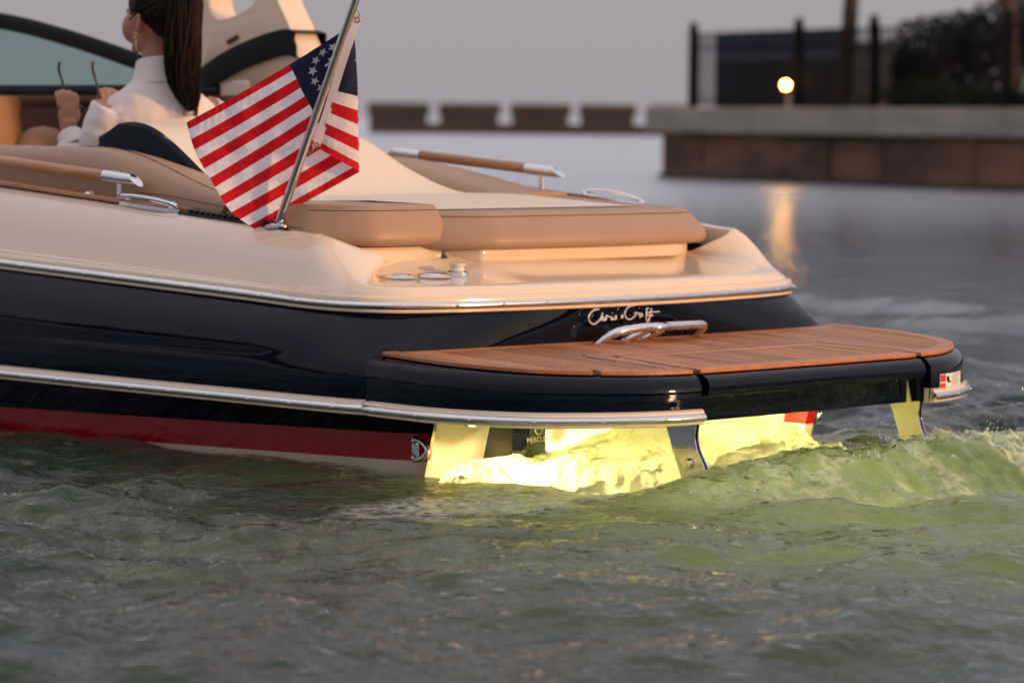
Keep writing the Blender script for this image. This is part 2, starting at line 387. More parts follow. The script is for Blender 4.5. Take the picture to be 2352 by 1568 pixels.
# bent steel arms carrying the step
def arm(x):
    fr_ = cr([(-.655, .30, 0), (-.683, .20, 0), (-.708, .134, 0), (-.737, .063, 0), (-.765, .0, 0), (-.78, -.07, 0)], 6)
    bk_ = cr([(-.812, .30, 0), (-.809, .21, 0), (-.804, .168, 0), (-.813, .128, 0), (-.834, .09, 0), (-.848, .065, 0), (-.865, .0, 0), (-.88, -.07, 0)], 4)
    pf = [(p.x, p.y) for p in fr_]; pb_ = [(p.x, p.y) for p in bk_]; poly = pf + pb_[::-1]
    b = MB()
    for x0, x1 in ((x - .006, x), (x + .010, x + .016)):
        n = len(poly); b.add([(x0, y, z) for y, z in poly] + [(x1, y, z) for y, z in poly], [tuple(range(n)), tuple(range(n, 2 * n))[::-1]] + [(k, (k + 1) % n, n + (k + 1) % n, n + k) for k in range(n)])
    b.add([(x, y, z) for y, z in ((-.70, .30), (-.79, .30), (-.79, .18), (-.72, .18))] + [(x + .010, y, z) for y, z in ((-.70, .30), (-.79, .30), (-.79, .18), (-.72, .18))], [(0, 1, 2, 3), (4, 5, 6, 7), (0, 1, 5, 4), (1, 2, 6, 5), (2, 3, 7, 6), (3, 0, 4, 7)])
    o = b.build("step_arm", M['armsteel'], step, smooth=False)
    MB().tube([(x - .006, -.785, .078), (x - .011, -.785, .078), (x - .016, -.785, .078)], [.017, .017, .013], 16).build("bolt", M['steel'], step)
    for z in (.275, .24): MB().tube([(x + .016, -.775, z), (x + .021, -.775, z)], .010, 12).build("bolt", M['steel'], step)
arm(-.58); arm(.60)

# towing eyes on the stern corners
for s in (-1, 1):
    x = s * 1.004
    o = bevel(MB().box((x, .035, .09), (.007, .016, .044)).build("tow_eye", M['steel'], boat, angle=None), .006, 2)
    for zz_ in (.062, .118): MB().ball((x + s * .006, .035, zz_), .012, 10, 6).build("boss", M['steel'], o)
    pts = [(x + s * .004, .035, .119), (x + s * .012, .018, .122), (x + s * .016, -.016, .114), (x + s * .016, -.034, .09), (x + s * .016, -.016, .066), (x + s * .012, .018, .058), (x + s * .004, .035, .061)]
    MB().tube(cr(pts, 6), .0092, 10).build("ring", M['steel'], o)

# chrome grab handle on the transom
o = MB()
hm = lambda P: [((-.259 + (x + .24) * .69) if x < .1125 else (-.015 + (x - .1125) * 1.25), y, z - .012) for x, y, z in P]
pp = cr(hm([(-.24, -.01, .385), (-.235, -.055, .405), (-.16, -.11, .455), (-.05, -.125, .468), (.06, -.13, .472)]), 6)
pe = cr(hm([(.155, -.13, .472), (.28, -.12, .470), (.345, -.10, .465), (.365, -.06, .44), (.36, -.015, .40)]), 6)
o.tube(pp, .0155, 12); o.tube(pe, .0155, 12)
rg = [(-.015 + .052 * math.cos(a), -.13 + .030 * math.sin(a), .460) for a in [2 * math.pi * k / 24 for k in range(25)]]
o.tube(rg, .0125, 10, cap=False)
handle = o.build("grab_handle", M['steel'], boat)
for x in (-.075, .005): MB().tube([(x + .03, -.125, .450), (x - .035, -.015, .390)], .013, 8).build("handle_strut", M['steel'], handle)

# raised script badge (stroke lettering standing proud of the transom)
def strokes(lines, org, ex, ey, ez, r, mat_, name, parent, zs=0):
    b = MB()
    for ln in lines:
        pts = cr([org + ex * x + ey * y for x, y in ln], 5) if len(ln) > 2 else [org + ex * x + ey * y for x, y in ln]
        b.tube([p + ez * zs for p in pts], r, 6)
    return b.build(name, mat_, parent)
bx = lambda L: [((x - 395) / 1055., (290 - y) / 1055.) for x, y in L]
BL = [bx(l) for l in (
    [(555, 190), (510, 188), (450, 215), (410, 270), (412, 325), (445, 362), (490, 372), (530, 350), (572, 318), (600, 270)],
    [(606, 232), (590, 335)], [(588, 318), (608, 292), (625, 300), (622, 335), (640, 322)],
    [(668, 262), (655, 330)], [(657, 300), (678, 276), (700, 285), (704, 300)],
    [(742, 284), (732, 322), (752, 326), (768, 305)], [(748, 238), (749, 246)],
    [(812, 276), (790, 285), (806, 304), (792, 324), (770, 322)],
    [(1082, 158), (1030, 158), (970, 185), (935, 240), (940, 295), (980, 328), (1030, 325), (1075, 298)],
    [(1092, 240), (1085, 298)], [(1088, 270), (1110, 250), (1132, 262)],
    [(1180, 262), (1150, 262), (1148, 292), (1172, 296), (1190, 262), (1186, 296), (1205, 290)],
    [(1285, 200), (1262, 205), (1252, 290), (1256, 355), (1280, 365), (1302, 325), (1290, 285), (1260, 290)],
    [(1330, 200), (1316, 285), (1332, 300), (1350, 285)], [(1235, 258), (1300, 250), (1450, 246)])]
bo = Vector((-.265, -.040, .496)); bxv = Vector((.368, -.000, -.004)); byv = Vector((0, -.002, .285))
badge = strokes(BL[:7], bo, bxv, byv, Vector((0, -1, 0)), .0036, M['satin'], "script_badge", boat, .004)
strokes(BL[7:8], bo, bxv, byv, Vector((0, -1, 0)), .0036, M['satin'], "script_badge", boat, .004)
strokes(BL[8:], bo, bxv, byv, Vector((0, -1, 0)), .0036, M['satin'], "script_badge", boat, .004)
st = MB(); c0 = bo + bxv * ((885 - 395) / 1055) + byv * (0.0) ; pts = []
for k in range(10):
    a = math.pi / 2 + k * math.pi / 5; rr = .0105 if k % 2 == 0 else .0045; pts.append(c0 + Vector((rr * math.cos(a), -.008, rr * math.sin(a))))
st.add(pts + [p + Vector((0, .006, 0)) for p in pts], [tuple(range(10)), tuple(range(10, 20))[::-1]] + [(k, (k + 1) % 10, 10 + (k + 1) % 10, 10 + k) for k in range(10)]); st.build("badge_star", M['satin'], badge, smooth=False)
# warning label on the starboard platform corner
li = [i for i in cut(.63, .95)]
def platp(x, u, out):
    for i in range(len(P_) - 1):
        if P_[i].x <= x <= P_[i + 1].x and P_[i].y < -.4:
            t = (x - P_[i].x) / (P_[i + 1].x - P_[i].x); n = NPn[i].lerp(NPn[i + 1], t); return P_[i].lerp(P_[i + 1], t) + n * out + Vector((0, 0, u))
def plate(x0, x1, u0, u1, out, name, m, parent):
    n = 6; r0 = [platp(lerp(x0, x1, k / n), u0, out) for k in range(n + 1)]; r1 = [platp(lerp(x0, x1, k / n), u1, out) for k in range(n + 1)]
    return MB().grid([r0, r1]).build(name, m, parent)
lab = plate(.655, .84, -.098, -.04, .043, "warning_label", M['white'], plat)
plate(.657, .695, -.096, -.072, .0442, "red_panel", M['redprint'], lab); plate(.657, .695, -.067, -.042, .0442, "red_panel", M['redprint'], lab)
plate(.703, .722, -.066, -.05, .0442, "pictogram", M['black'], lab); plate(.712, .735, -.072, -.066, .0442, "pictogram", M['black'], lab)
for k in range(7): plate(.745, .83 - .012 * (k % 3), -.047 - k * .007, -.0445 - k * .007, .0442, "text_line", M['grey'], lab)

# ------------------------------------------------------------------ stern furniture
def cushion(poly, z0, z1, name, m, parent, inset=.075, dense=7):
    base = cr([(p[0], p[1], 0) for p in poly], dense, True); n = len(base)
    cx = sum(p.x for p in base) / n; cy = sum(p.y for p in base) / n; nn = []
    area = sum(base[i].x * base[(i + 1) % n].y - base[(i + 1) % n].x * base[i].y for i in range(n))
    for i in range(n):
        t = base[(i + 1) % n] - base[i - 1]; t.normalize(); nn.append(Vector((t.y, -t.x, 0)) * (1 if area > 0 else -1))
    zt = z1 if callable(z1) else (lambda p: z1)
    rws = []
    for ins, f in ((.12, 0.), (.035, .0), (.012, .03), (.001, .12), (.0, .22), (.006, .38), (inset * .45, .66), (inset * .78, .86), (inset * .92, .945), (inset * 1.05, .985), (inset * 1.35, 1.), (inset * 2.2, 1.004)):
        row = []
        for p, q in zip(base, nn):
            w = p - q * ins; row.append(Vector((w.x, w.y, lerp(z0, zt((w.x, w.y)), f))))
        rws.append(row)
    o = MB().grid(rws, close_u=True, cap0=True, cap1=True).build(name, m, parent, angle=60)
    L_ = [p + Vector((0, -.0006, .0006)) for p, q in zip(rws[7], nn) if q.y < -.35 and p.y < poly[0][1] + .1]
    MB().tube(L_, .0012, 5).build('stitching', M['caulk'], o)
    return o
# step box, port
bevel(MB().prism([(-.99, .50), (-.42, .50), (-.405, .53), (-.405, 1.2), (-.99, 1.2)], .55, .728).build("step_box", M['cream'], boat, angle=None), .016, 4)
# base moulding under the sun pad and recessed wall
padbase = [(-.50, .62), (-.33, .40), (-.1, .375), (.3, .37), (.66, .375), (.80, .43), (.86, .55), (.86, 1.3), (-.50, 1.3)]
bevel(MB().prism(padbase, .668, .722).build("pad_base", M['cream'], boat, angle=None), .014, 4)
wall = [[Vector((x, lerp(.50, .38, t) + .12 * t * t * 0 + (.035 * math.sin(math.pi * t)), .63 + .05 * (1 - t) - .0 + (.02 if t == 0 else 0) + .0)) for x in np.linspace(-.42, .78, 12)] for t in (0, .25, .5, .75, 1)]
MB().grid([[Vector((x, y + .02 * ((x - .2) / .6) ** 2, z)) for x in np.linspace(-.42, .80, 40)] for y, z in ((.50, .72), (.46, .69), (.42, .662), (.38, .640))]).build("stern_wall", M['cream'], boat)
bevel(MB().prism([(.90, .36), (1.10, .33), (1.08, .75), (.90, .75)], .632, .648).build("walkway_tread", M['varnish'], boat, smooth=False), .004, 2)
# cushions
ztop = lambda p: .846 + .03 * sm(.4, 1.4, p[1])
sunpad_poly = [(-.60, .70), (-.53, .50), (-.36, .36), (-.2, .325), (.2, .308), (.6, .322), (.80, .362), (.915, .45), (.96, .62), (.965, 1.0), (.95, 1.4), (.4, 1.42), (-.2, 1.42), (-.60, 1.4), (-.61, 1.0)]
pad = cushion(sunpad_poly, .716, ztop, "sun_pad", M['tan'], boat, .085)
pad['label'] = "wide tan sun pad with ivory ribbed centre over the stern"
ins = MB(); nx, ny = 40, 40; rws = []
for j in range(ny + 1):
    row = []
    for i in range(nx + 1):
        u, v = i / nx, j / ny; y = lerp(.54, 1.36, v); x = lerp(-.56 + .05 * (1 - v), .62 + .1 * v, u)
        rib = .0035 * abs(math.sin(u * math.pi * 13)) if .12 < v else 0
        row.append(Vector((x, y, ztop((x, y)) + .004 + rib * sm(0, .1, v) + .006 * math.sin(math.pi * u) * math.sin(math.pi * min(1, v * 1.0)))))
    rws.append(row)
ins.grid(rws).build("pad_centre", M['ivory'], pad)
def stitch(path, parent, off=0, r=.0016, m=None):
    return MB().tube(path, r, 5).build("stitching", m or M['caulk'], parent)
stepc = cushion([(-.96, .72), (-.90, .58), (-.80, .48), (-.70, .455), (-.57, .45), (-.475, .452), (-.428, .47), (-.406, .52), (-.40, .66), (-.40, 1.08), (-.45, 1.1), (-.90, 1.1), (-.96, 1.05)], .731, .872, "step_cushion", M['tan'], boat, .05)
# port side pad and coaming bolster
def bolster(name, m, prof, ys, parent, n=14):
    rws = []
    for y in ys:
        xo, xi, zb, zt_ = prof(y); row = []
        for k in range(n + 1):
            a = math.pi * k / n; ca = math.cos(a); sa = max(0, math.sin(a)) ** .55
            row.append(Vector((lerp(xo, xi, (1 - math.copysign(abs(ca) ** .7, ca)) / 2), y, zb + (zt_ - zb) * sa)))
        rws.append(row)
    b = MB().grid(rws, cap0=True, cap1=True); return b.build(name, m, parent, angle=60)
sidepad = bolster("side_pad", M['tan'], lambda y: (-.945, -.50, .74, .845 + .065 * sm(.7, 1.6, y)), np.linspace(.72, 1.6, 10), boat)
stitch([(-.93, y, .83 + .065 * sm(.7, 1.6, y)) for y in np.linspace(.9, 1.55, 8)], sidepad, r=.0013)
def bol(y): return (-.925, -.72 + .06 * sm(2, 1.2, y), .80 + .03 * y, 1.053 - .16 * sm(1.9, .95, y) - .0 * y)
coam = bolster("coaming_bolster", M['tan'], bol, np.linspace(1.0, 3.6, 22), boat)
def bolp(y, c):
    xo, xi, zb, zt_ = bol(y); ca = abs(1 - 2 * c) ** (1 / .7); return Vector((lerp(xo, xi, c), y, zb + (zt_ - zb) * math.sqrt(max(0, 1 - ca * ca)) ** .55 + .0008))
stitch([bolp(y, lerp(.16, .55, sm(1.05, 2.0, y))) for y in np.linspace(1.05, 2.0, 24)], coam, r=.0014)
# backrest ramp with navy end panel
def ridge(x): return 1.135 - .1 * sm(.25, .62, x) - .01 * x
rws = []
for y in np.linspace(1.22, 2.02, 18):
    row = []
    for x in np.linspace(-.70, .62, 26):
        t = sm(1.22, 1.84, y); z = lerp(.868, ridge(x), t ** .9) - .05 * sm(1.9, 2.02, y)
        if x > .2:
            k = (x - .2) / .42; z = lerp(.868, z, max(0, 1 - k ** 3))
        rib = .004 * abs(math.sin(x * 36)) * sm(1.3, 1.4, y) * (1 - sm(1.6, 1.7, y)) if -.3 < x < .45 else 0
        row.append(Vector((x, y, z - rib + .004)))
    rws.append(row)
back = MB().grid(rws).build("backrest", M['ivory'], boat, angle=60)
prof = [(1.22, .862)] + [(y, lerp(.868, ridge(-.7), sm(1.22, 1.84, y) ** .9) + .002 - .05 * sm(1.9, 2.02, y)) for y in np.linspace(1.3, 2.02, 14)] + [(2.02, .8), (1.22, .8)]
pn = MB(); pn.add([(-.702, y, z) for y, z in prof] + [(-.725, y + .004, z - .006) for y, z in prof], [tuple(range(len(prof))), tuple(range(len(prof), 2 * len(prof)))[::-1]] + [(i, (i + 1) % len(prof), len(prof) + (i + 1) % len(prof), len(prof) + i) for i in range(len(prof))])
bevel(pn.build("end_panel", M['navyvinyl'], back, angle=None), .006, 2)
MB().grid([[Vector((x, 2.02, z)) for x in (-.7, .62)] for z in (.5, 1.08)]).build("seat_front", M['ivory'], back)
# starboard bolster and side pads
def sb(y): return (.62, .985, .84, .885 + .13 * sm(1.12, 2.1, y) ** .9)
bolster("side_bolster", M['tan'], sb, np.linspace(1.16, 3.4, 24), boat)
bolster("side_pad", M['tan'], lambda y: (.80, .985, .70, .83 + .055 * sm(.5, 1.4, y)), np.linspace(.56, 1.7, 12), boat)
# teak coaming strips, rails, cleats, vents
def zc(y, s=-1): return (.040 * sm(.35, 1.1, y) if s > 0 else 0) + .53 + .042 * (y - .2) + .226 * (1 + .115 * max(0, min(y, 4) - .55) / .226 * .26) + .018
for s in (-1, 1):
    a = [(s * (.985 - .0), y) for y in np.linspace(.86, 3.8, 20)]; b_ = [(s * (.93 - .0 * y), y) for y in np.linspace(.80, 3.8, 20)]
    st_ = MB(); st_.prism([(s * (.998 - .052 * sm(1.36, 1.24, y) - .03 * sm(1.0, .82, y)), y) for y in np.linspace(.82, 3.8, 60)] + [(s * .925, y) for y in np.linspace(3.8, .82, 24)], lambda p: zc(p[1], s) - .006, lambda p: zc(p[1], s) + .010)
    bevel(st_.build("coaming_board", M['varnish'], boat, smooth=False), .004, 2)
    # grab rail
    y0, y1 = (1.50, 3.4) if s < 0 else (1.26, 2.2)
    x = s * .975
    zz = (lambda y: zc(y, s) + .082)
    e = .17
    gr = MB().tube([(x, y, zz(y)) for y in np.linspace(y0 + e, y1 - e, 8)], .0205, 14).build("grab_rail", M['varnish'], boat)
    for ye, dr in ((y0, 1), (y1, -1)):
        cpm = MB(); rws = []
        for t in (0, .35, .7, 1.0):
            yy = ye + dr * e * (1 - t)
            ring = []
            for k in range(16):
                a = 2 * math.pi * k / 16; sl_ = .03 * math.sin(a) * t ** 3 * dr * 1.0
                ring.append(Vector((x + .0225 * math.cos(a), yy + sl_ * 1.0, zz(yy) + .0225 * math.sin(a))))
            rws.append(ring)
        cpm.grid(rws, close_u=True, cap0=True, cap1=True); cpm.build("end_cap", M['steel'], gr, angle=50)
        MB().tube([(x, ye + dr * .09, zc(ye, s) + .004), (x, ye + dr * .09, zz(ye + dr * .09) - .01)], .0105, 12).build("post", M['steel'], gr)
    # cleat: oval chrome ring standing on a base
    yc = 1.42 if s < 0 else .98
    xc = s * .985
    cl = MB(); L = .155
    ring = [(xc + s * .004 + .012 * math.sin(a) * 0 + s * .02 * math.sin(a), yc + L * math.cos(a), zc(yc + L * math.cos(a), s) + .012 + .016 * math.sin(a)) for a in [2 * math.pi * k / 28 for k in range(28)]]
    cl.tube(ring + [ring[0]], .0095, 8, cap=False)
    co = cl.build("cleat", M['steel'], boat)
    MB().prism([(xc + .024 * math.cos(a), yc + .17 * math.sin(a)) for a in [2 * math.pi * k / 20 for k in range(20)]], lambda p: zc(p[1], s) - .012, lambda p: zc(p[1], s) + .002).build("cleat_base", M['steel'], co, angle=30)
bt = MB(); c = Vector((-.975, 1.76, zc(1.76) + .010)); bt.ball(c, .022, 14, 6, (1, 1, .5)); bt.build("deck_button", M['steel'], boat)
# vent grille
gb = MB().prism([(-1.0, .66), (-1.0, 1.24), (-.946, 1.24), (-.90, .66)], lambda p: zc(p[1]) - .03, lambda p: zc(p[1]) - .004); vg = gb.build("vent_grille", M['grille'], boat, smooth=False)
vm = None
for k in range(16):
    y = .74 + k * .03
    if vm is None:
        o = MB().box((0, 0, 0), (.032, .0055, .006)).build("slat", M['grille'], vg, smooth=False); vm = o.data
    else: o = bpy.data.objects.new("slat", vm); link(o, vg)
    o.location = (-.965, y, zc(y) + .003); o.rotation_euler = (R(25), 0, R(8))
# cup holders and shower socket on the stern ledge
for (x, y, r) in ((-.735, .40, .062), (-.60, .37, .062)):
    b = MB(); c = Vector((x, y, .628)); b.tube([c + Vector((r * math.cos(a), r * math.sin(a), .004)) for a in [2 * math.pi * k / 28 for k in range(29)]], .0075, 8, cap=False); o = b.build("cup_holder", M['steel'], boat)
    MB().add([c + Vector((r * math.cos(a), r * math.sin(a), .001)) for a in [2 * math.pi * k / 24 for k in range(24)]], [tuple(range(24))]).build("cup_well", M['grey'], o)
o = MB().tube([(-.492, .36, .626), (-.492, .36, .632), (-.492, .36, .642), (-.492, .36, .648)], [.038, .042, .040, .03], 20).build("shower_socket", M['steel'], boat)
MB().tube([(-.492, .36, .646), (-.492, .36, .654), (-.492, .36, .662), (-.492, .36, .667), (-.492, .36, .671)], [.027, .026, .022, .030, .030], 20).build("socket_cap", M['plastic'], o)
# interior: floor, inboard sides, starboard seat
MB().prism([(-.9, 1.25), (.9, 1.25), (.88, 4.4), (-.88, 4.4)], .3, .42).build("cockpit_floor", M['brown'], boat, smooth=False)
for s in (-1, 1):
    MB().grid([[Vector((s * .90, y, z)) for y in (1.25, 2.5, 4.4)] for z in (.42, .84)]).build("inner_side", M['brown'], boat)
MB().prism([(.86, 2.9), (.94, 2.9), (.94, 6.0), (.86, 6.0)], .9, 1.235).build("inner_panel", M['brown'], boat)
MB().tube([(.86, 2.9, 1.235), (.86, 6.0, 1.235)], .025, 10).build("panel_roll", M['brown'], boat)
rws = []
for k in range(11):
    z = .80 + .045 * k; rws.append([Vector((.27 + (.16 + .012 * abs(math.sin(k * 1.57))) * math.copysign(abs(math.cos(a)) ** .6, math.cos(a)), 4.02 + .09 * math.copysign(abs(math.sin(a)) ** .6, math.sin(a)) + .03 * k / 10, z)) for a in [2 * math.pi * j / 24 for j in range(24)]])
MB().grid(rws, close_u=True, cap0=True, cap1=True).build("helm_seat", M['amber'], boat)
MB().ball((.52, 3.95, .92), .2, 16, 10, (1.0, .6, 1.0)).build("seat_side", M['amber'], boat)
# windscreen
gp = lambda y, z: Vector((.90 - .03 * (z - 1.25), y, z))
top = cr([gp(3.35, 1.31), gp(3.8, 1.42), gp(4.3, 1.53), gp(4.8, 1.61), gp(5.6, 1.68)], 8)
fb = MB(); fb.tube(top, .038, 10, flat=.5); fb.tube([gp(y, 1.275) for y in np.linspace(3.2, 5.6, 8)], .032, 10, flat=.8); ws = fb.build("windscreen", M['black'], boat)
gl = bpy.data.materials.new("tinted_glass"); gl.use_nodes = True; t = gl.node_tree; t.nodes.clear()
mo = t.nodes.new("ShaderNodeOutputMaterial"); tr = t.nodes.new("ShaderNodeBsdfTransparent"); tr.inputs[0].default_value = (.42, .62, .60, 1); gg = t.nodes.new("ShaderNodeBsdfGlossy"); gg.inputs['Roughness'].default_value = .02
fz = t.nodes.new("ShaderNodeFresnel"); fz.inputs[0].default_value = 1.15; mx = t.nodes.new("ShaderNodeMixShader")
t.links.new(fz.outputs[0], mx.inputs[0]); t.links.new(tr.outputs[0], mx.inputs[1]); t.links.new(gg.outputs[0], mx.inputs[2]); t.links.new(mx.outputs[0], mo.inputs[0])
MB().grid([top, [gp(p.y, 1.275) for p in top]]).build("glass", gl, ws)
# arch leg, starboard
def leg_pt(y, z, x=.98): return Vector((x, y, z))
outer = [(3.33, 1.28), (3.36, 1.36), (3.44, 1.62), (3.52, 1.9), (3.58, 2.1), (2.95, 2.1), (2.86, 1.72), (2.72, 1.50), (2.70, 1.40), (2.78, 1.28)]
inner = [(3.24, 1.605), (3.31, 1.80), (3.36, 2.0), (3.10, 2.0), (3.05, 1.80), (2.995, 1.665)]
ab = MB()
def ringpts(o_, x): return [Vector((x, y, z)) for y, z in o_]
O = cr([(y, z, 0) for y, z in outer], 6, True); I = cr([(y, z, 0) for y, z in inner], 10, True)
no = len(O); O = [(p.x, p.y) for p in O]; I = [(p.x, p.y) for p in I]
ni = len(I)
c_ = (3.17, 1.8)
def polar(L, n=60):
    out = []
    for k in range(n):
        a = 2 * math.pi * k / n; d = (math.cos(a), math.sin(a)); best = None
        for (x0, y0), (x1, y1) in zip(L, L[1:] + L[:1]):
            ex, ey = x1 - x0, y1 - y0; det = d[0] * -ey + d[1] * ex
            if abs(det) < 1e-9: continue
            rx, ry = x0 - c_[0], y0 - c_[1]; tt = (rx * -ey + ry * ex) / det; ss = (d[0] * ry - d[1] * rx) / det
            if tt > 0 and -1e-6 <= ss <= 1 + 1e-6 and (best is None or tt > best): best = tt
        out.append((c_[0] + d[0] * best, c_[1] + d[1] * best))
    return out
Op, Ip = polar(O), polar(I)
g = lambda L, x, k: [Vector((x, lerp(c_[0], y, k), lerp(c_[1], z, k))) for y, z in L]
ab.grid([g(Ip, .95, 1.0), g(Ip, .905, 1.06), g(Op, .905, .97), g(Op, .93, 1.0), g(Op, 1.02, 1.0), g(Op, 1.045, .97), g(Ip, 1.045, 1.06), g(Ip, 1.0, 1.0)], close_u=True, close_v=True)
arch = ab.build("radar_arch", M['cream'], boat, angle=60)
band = cr([(3.345, 1.30, 0), (3.30, 1.36, 0), (3.14, 1.43, 0), (2.95, 1.485, 0), (2.78, 1.515, 0), (2.70, 1.50, 0)], 8)
MB().grid([[Vector((.885, p.x, p.y + .025)) for p in band], [Vector((.878, p.x, p.y - .0)) for p in band], [Vector((.88, p.x * .995 + .0, p.y - .085)) for p in band], [Vector((1.06, p.x, p.y - .085)) for p in band], [Vector((1.06, p.x, p.y + .025)) for p in band]], close_v=True).build("arch_band", M['black'], arch)
MB().box((.9, 3.12, 1.50), (.008, .035, .008), Matrix.Rotation(R(-20), 3, 'X')).build("arch_latch", M['brown'], arch)
bevel(MB().prism([(.90, 3.0), (1.03, 3.0), (1.03, 3.36), (.90, 3.36)], .92, 1.34).build("arch_foot", M['cream'], arch), .03, 3)

# stern drive with maker's lettering
dv = MB(); dv.prism([(-.73, .09), (-.53, .09), (-.55, -.13), (-.59, -.16), (-.67, -.16), (-.71, -.13)], -.25, .225); drive = bevel(dv.build("stern_drive", M['glossblack'], boat, angle=None), .015, 3)
def text(s, name, size, mw, m, parent, ext=.001):
    cu = bpy.data.curves.new(name, 'FONT'); cu.body = s; cu.size = size; cu.extrude = ext; cu.align_x = 'CENTER'; cu.align_y = 'CENTER'
    o = bpy.data.objects.new(name, cu); COL.objects.link(o); dg = bpy.context.evaluated_depsgraph_get(); me = bpy.data.meshes.new_from_object(o.evaluated_get(dg)); bpy.data.objects.remove(o)
    me.materials.clear(); me.materials.append(m); me.transform(mw); o = bpy.data.objects.new(name, me); return link(o, parent)
face = Matrix.Translation((-.63, -.164, .112)) @ Matrix.Rotation(R(-4), 4, 'Z') @ Matrix.Rotation(R(90), 4, 'X')
text("MERCURY", "maker_lettering", .023, face, M['white'], drive)
text("M", "maker_logo", .030, Matrix.Translation((-.63, -.164, .152)) @ Matrix.Rotation(R(90), 4, 'X'), M['white'], drive)
MB().tube([(-.63 + .019 * math.cos(a), -.164, 0.152 + .023 * math.sin(a)) for a in [2 * math.pi * k / 20 for k in range(21)]], .0022, 5, cap=False).build("maker_ring", M['white'], drive)

# underwater lights (lens and housing), with free lamps added around them
em = bpy.data.materials.new("lamp_lens"); em.use_nodes = True; em.node_tree.nodes["Principled BSDF"].inputs['Emission Color'].default_value = (1, .82, .28, 1); em.node_tree.nodes["Principled BSDF"].inputs['Emission Strength'].default_value = 12
for x in (-.30, .25):
    h = MB().tube([(x, .0, -.03), (x, -.035, -.03)], .05, 18).build("underwater_light", M['steel'], boat)
    MB().tube([(x, -.034, -.03), (x, -.037, -.03)], .042, 18).build("lens", em, h)
UW = (1.0, .86, .40)
def lamp(name, loc, e, col, r=.05):
    l = bpy.data.lights.new(name, 'POINT'); l.energy = e; l.color = col; l.shadow_soft_size = r
    o = bpy.data.objects.new(name, l); link(o); o.location = loc; return o
for x, y, z, e in ((-.88, -.13, .02, 16), (-.36, -.09, .02, 26), (.20, -.06, .02, 26), (.66, -.07, .02, 13), (-.86, -.40, -.02, 42), (-.46, -.34, -.03, 50), (-.08, -.36, -.02, 42), (.15, -.38, -.02, 20)): lamp("underwater_fill", (x, y, z), e, UW)  # lamps added in the foam to spread the underwater lights' glow
for x, y, z, e in ((-.75, -.75, -.40, 20), (-.1, -.8, -.40, 15), (.5, -.8, -.40, 9), (-1.1, -2.0, -1.1, 30), (.2, -2.0, -1.1, 22), (1.2, -1.4, -.9, 10)): lamp("underwater_fill", (x, y, z), e, (1.0, .88, .36), .3)  # lamps added below the wake, standing in for glow scattered through the water

# ------------------------------------------------------------------ water
def vnoise(x, y, seed=0):
    xi = np.floor(x).astype(np.int64); yi = np.floor(y).astype(np.int64); fx = x - xi; fy = y - yi
    def h(a, b):
        n = (a * 374761393 + b * 668265263 + seed * 974634777) & 0xffffffff
        n = ((n ^ (n >> 13)) * 1274126177) & 0xffffffff; return ((n ^ (n >> 16)) & 0xffff) / 65535.0 * 2 - 1
    u = fx * fx * fx * (fx * (fx * 6 - 15) + 10); v = fy * fy * fy * (fy * (fy * 6 - 15) + 10)
    return (h(xi, yi) * (1 - u) + h(xi + 1, yi) * u) * (1 - v) + (h(xi, yi + 1) * (1 - u) + h(xi + 1, yi + 1) * u) * v
def fbm(x, y, o=4, seed=0, ridged=False):
    s = 0; a = 1.; t = 0
    for k in range(o):
        n = vnoise(x * 2 ** k + 17.3 * k, y * 2 ** k - 9.1 * k, seed + k)
        if ridged: n = 1 - 2 * np.abs(n)
        s = s + a * n; t += a; a *= .5
    return s / t
def ss(a, b, x): t = np.clip((x - a) / (b - a), 0, 1); return t * t * (3 - 2 * t)
def axis(lo, hi, d, grow=1.09, far=9000):
    m = np.arange(lo, hi + d, d); r = [m[-1]]; s = d
    while r[-1] < far: s *= grow; r.append(r[-1] + s)
    l = [m[0]]; s = d
    while l[-1] > -far: s *= grow; l.append(l[-1] - s)
    return np.array(l[:0:-1] + list(m) + r[1:])
X1 = axis(-5.2, 3.2, .016); Y1 = axis(-4.6, 2.6, .016)
X, Y = np.meshgrid(X1, Y1); DX = np.gradient(X1)[None, :] + 0 * X; DY = np.gradient(Y1)[:, None] + 0 * Y; DD = np.maximum(DX, DY)
H = np.zeros_like(X); rr = np.random.default_rng(3)
amp_mod = 1 + .35 * fbm(X * .35, Y * .35, 2, 5)
for k in range(60):
    lam = .10 * (34 ** (k / 59)); th_ = rr.normal(.9, .75); ph = rr.uniform(0, 6.28); a = .0098 * lam ** 1.0 * min(1., .6 / lam) ** .85
    kx, ky = 2 * math.pi / lam * math.cos(th_), 2 * math.pi / lam * math.sin(th_)
    fade = ss(lam / 3.0, lam / 6.0, DD)
    w = np.sin(kx * X + ky * Y + ph + 1.2 * vnoise(X / lam * .22 + k, Y / lam * .22, 40 + k)); H += a * fade * (w + .25 * (w * w - .5)) * amp_mod
calm = 1 - .72 * ss(.75, .25, np.abs(X + 1.2)) * ss(-.7, .1, Y) * ss(6, 4, Y); calm = calm * (1 - .62 * ss(-2.6, -1.9, X) * ss(-.3, -.7, X) * ss(-1.9, -1.1, Y) * ss(.3, .0, Y)); H *= calm
near = ss(14, 6, np.hypot(X + 1, Y + 1))
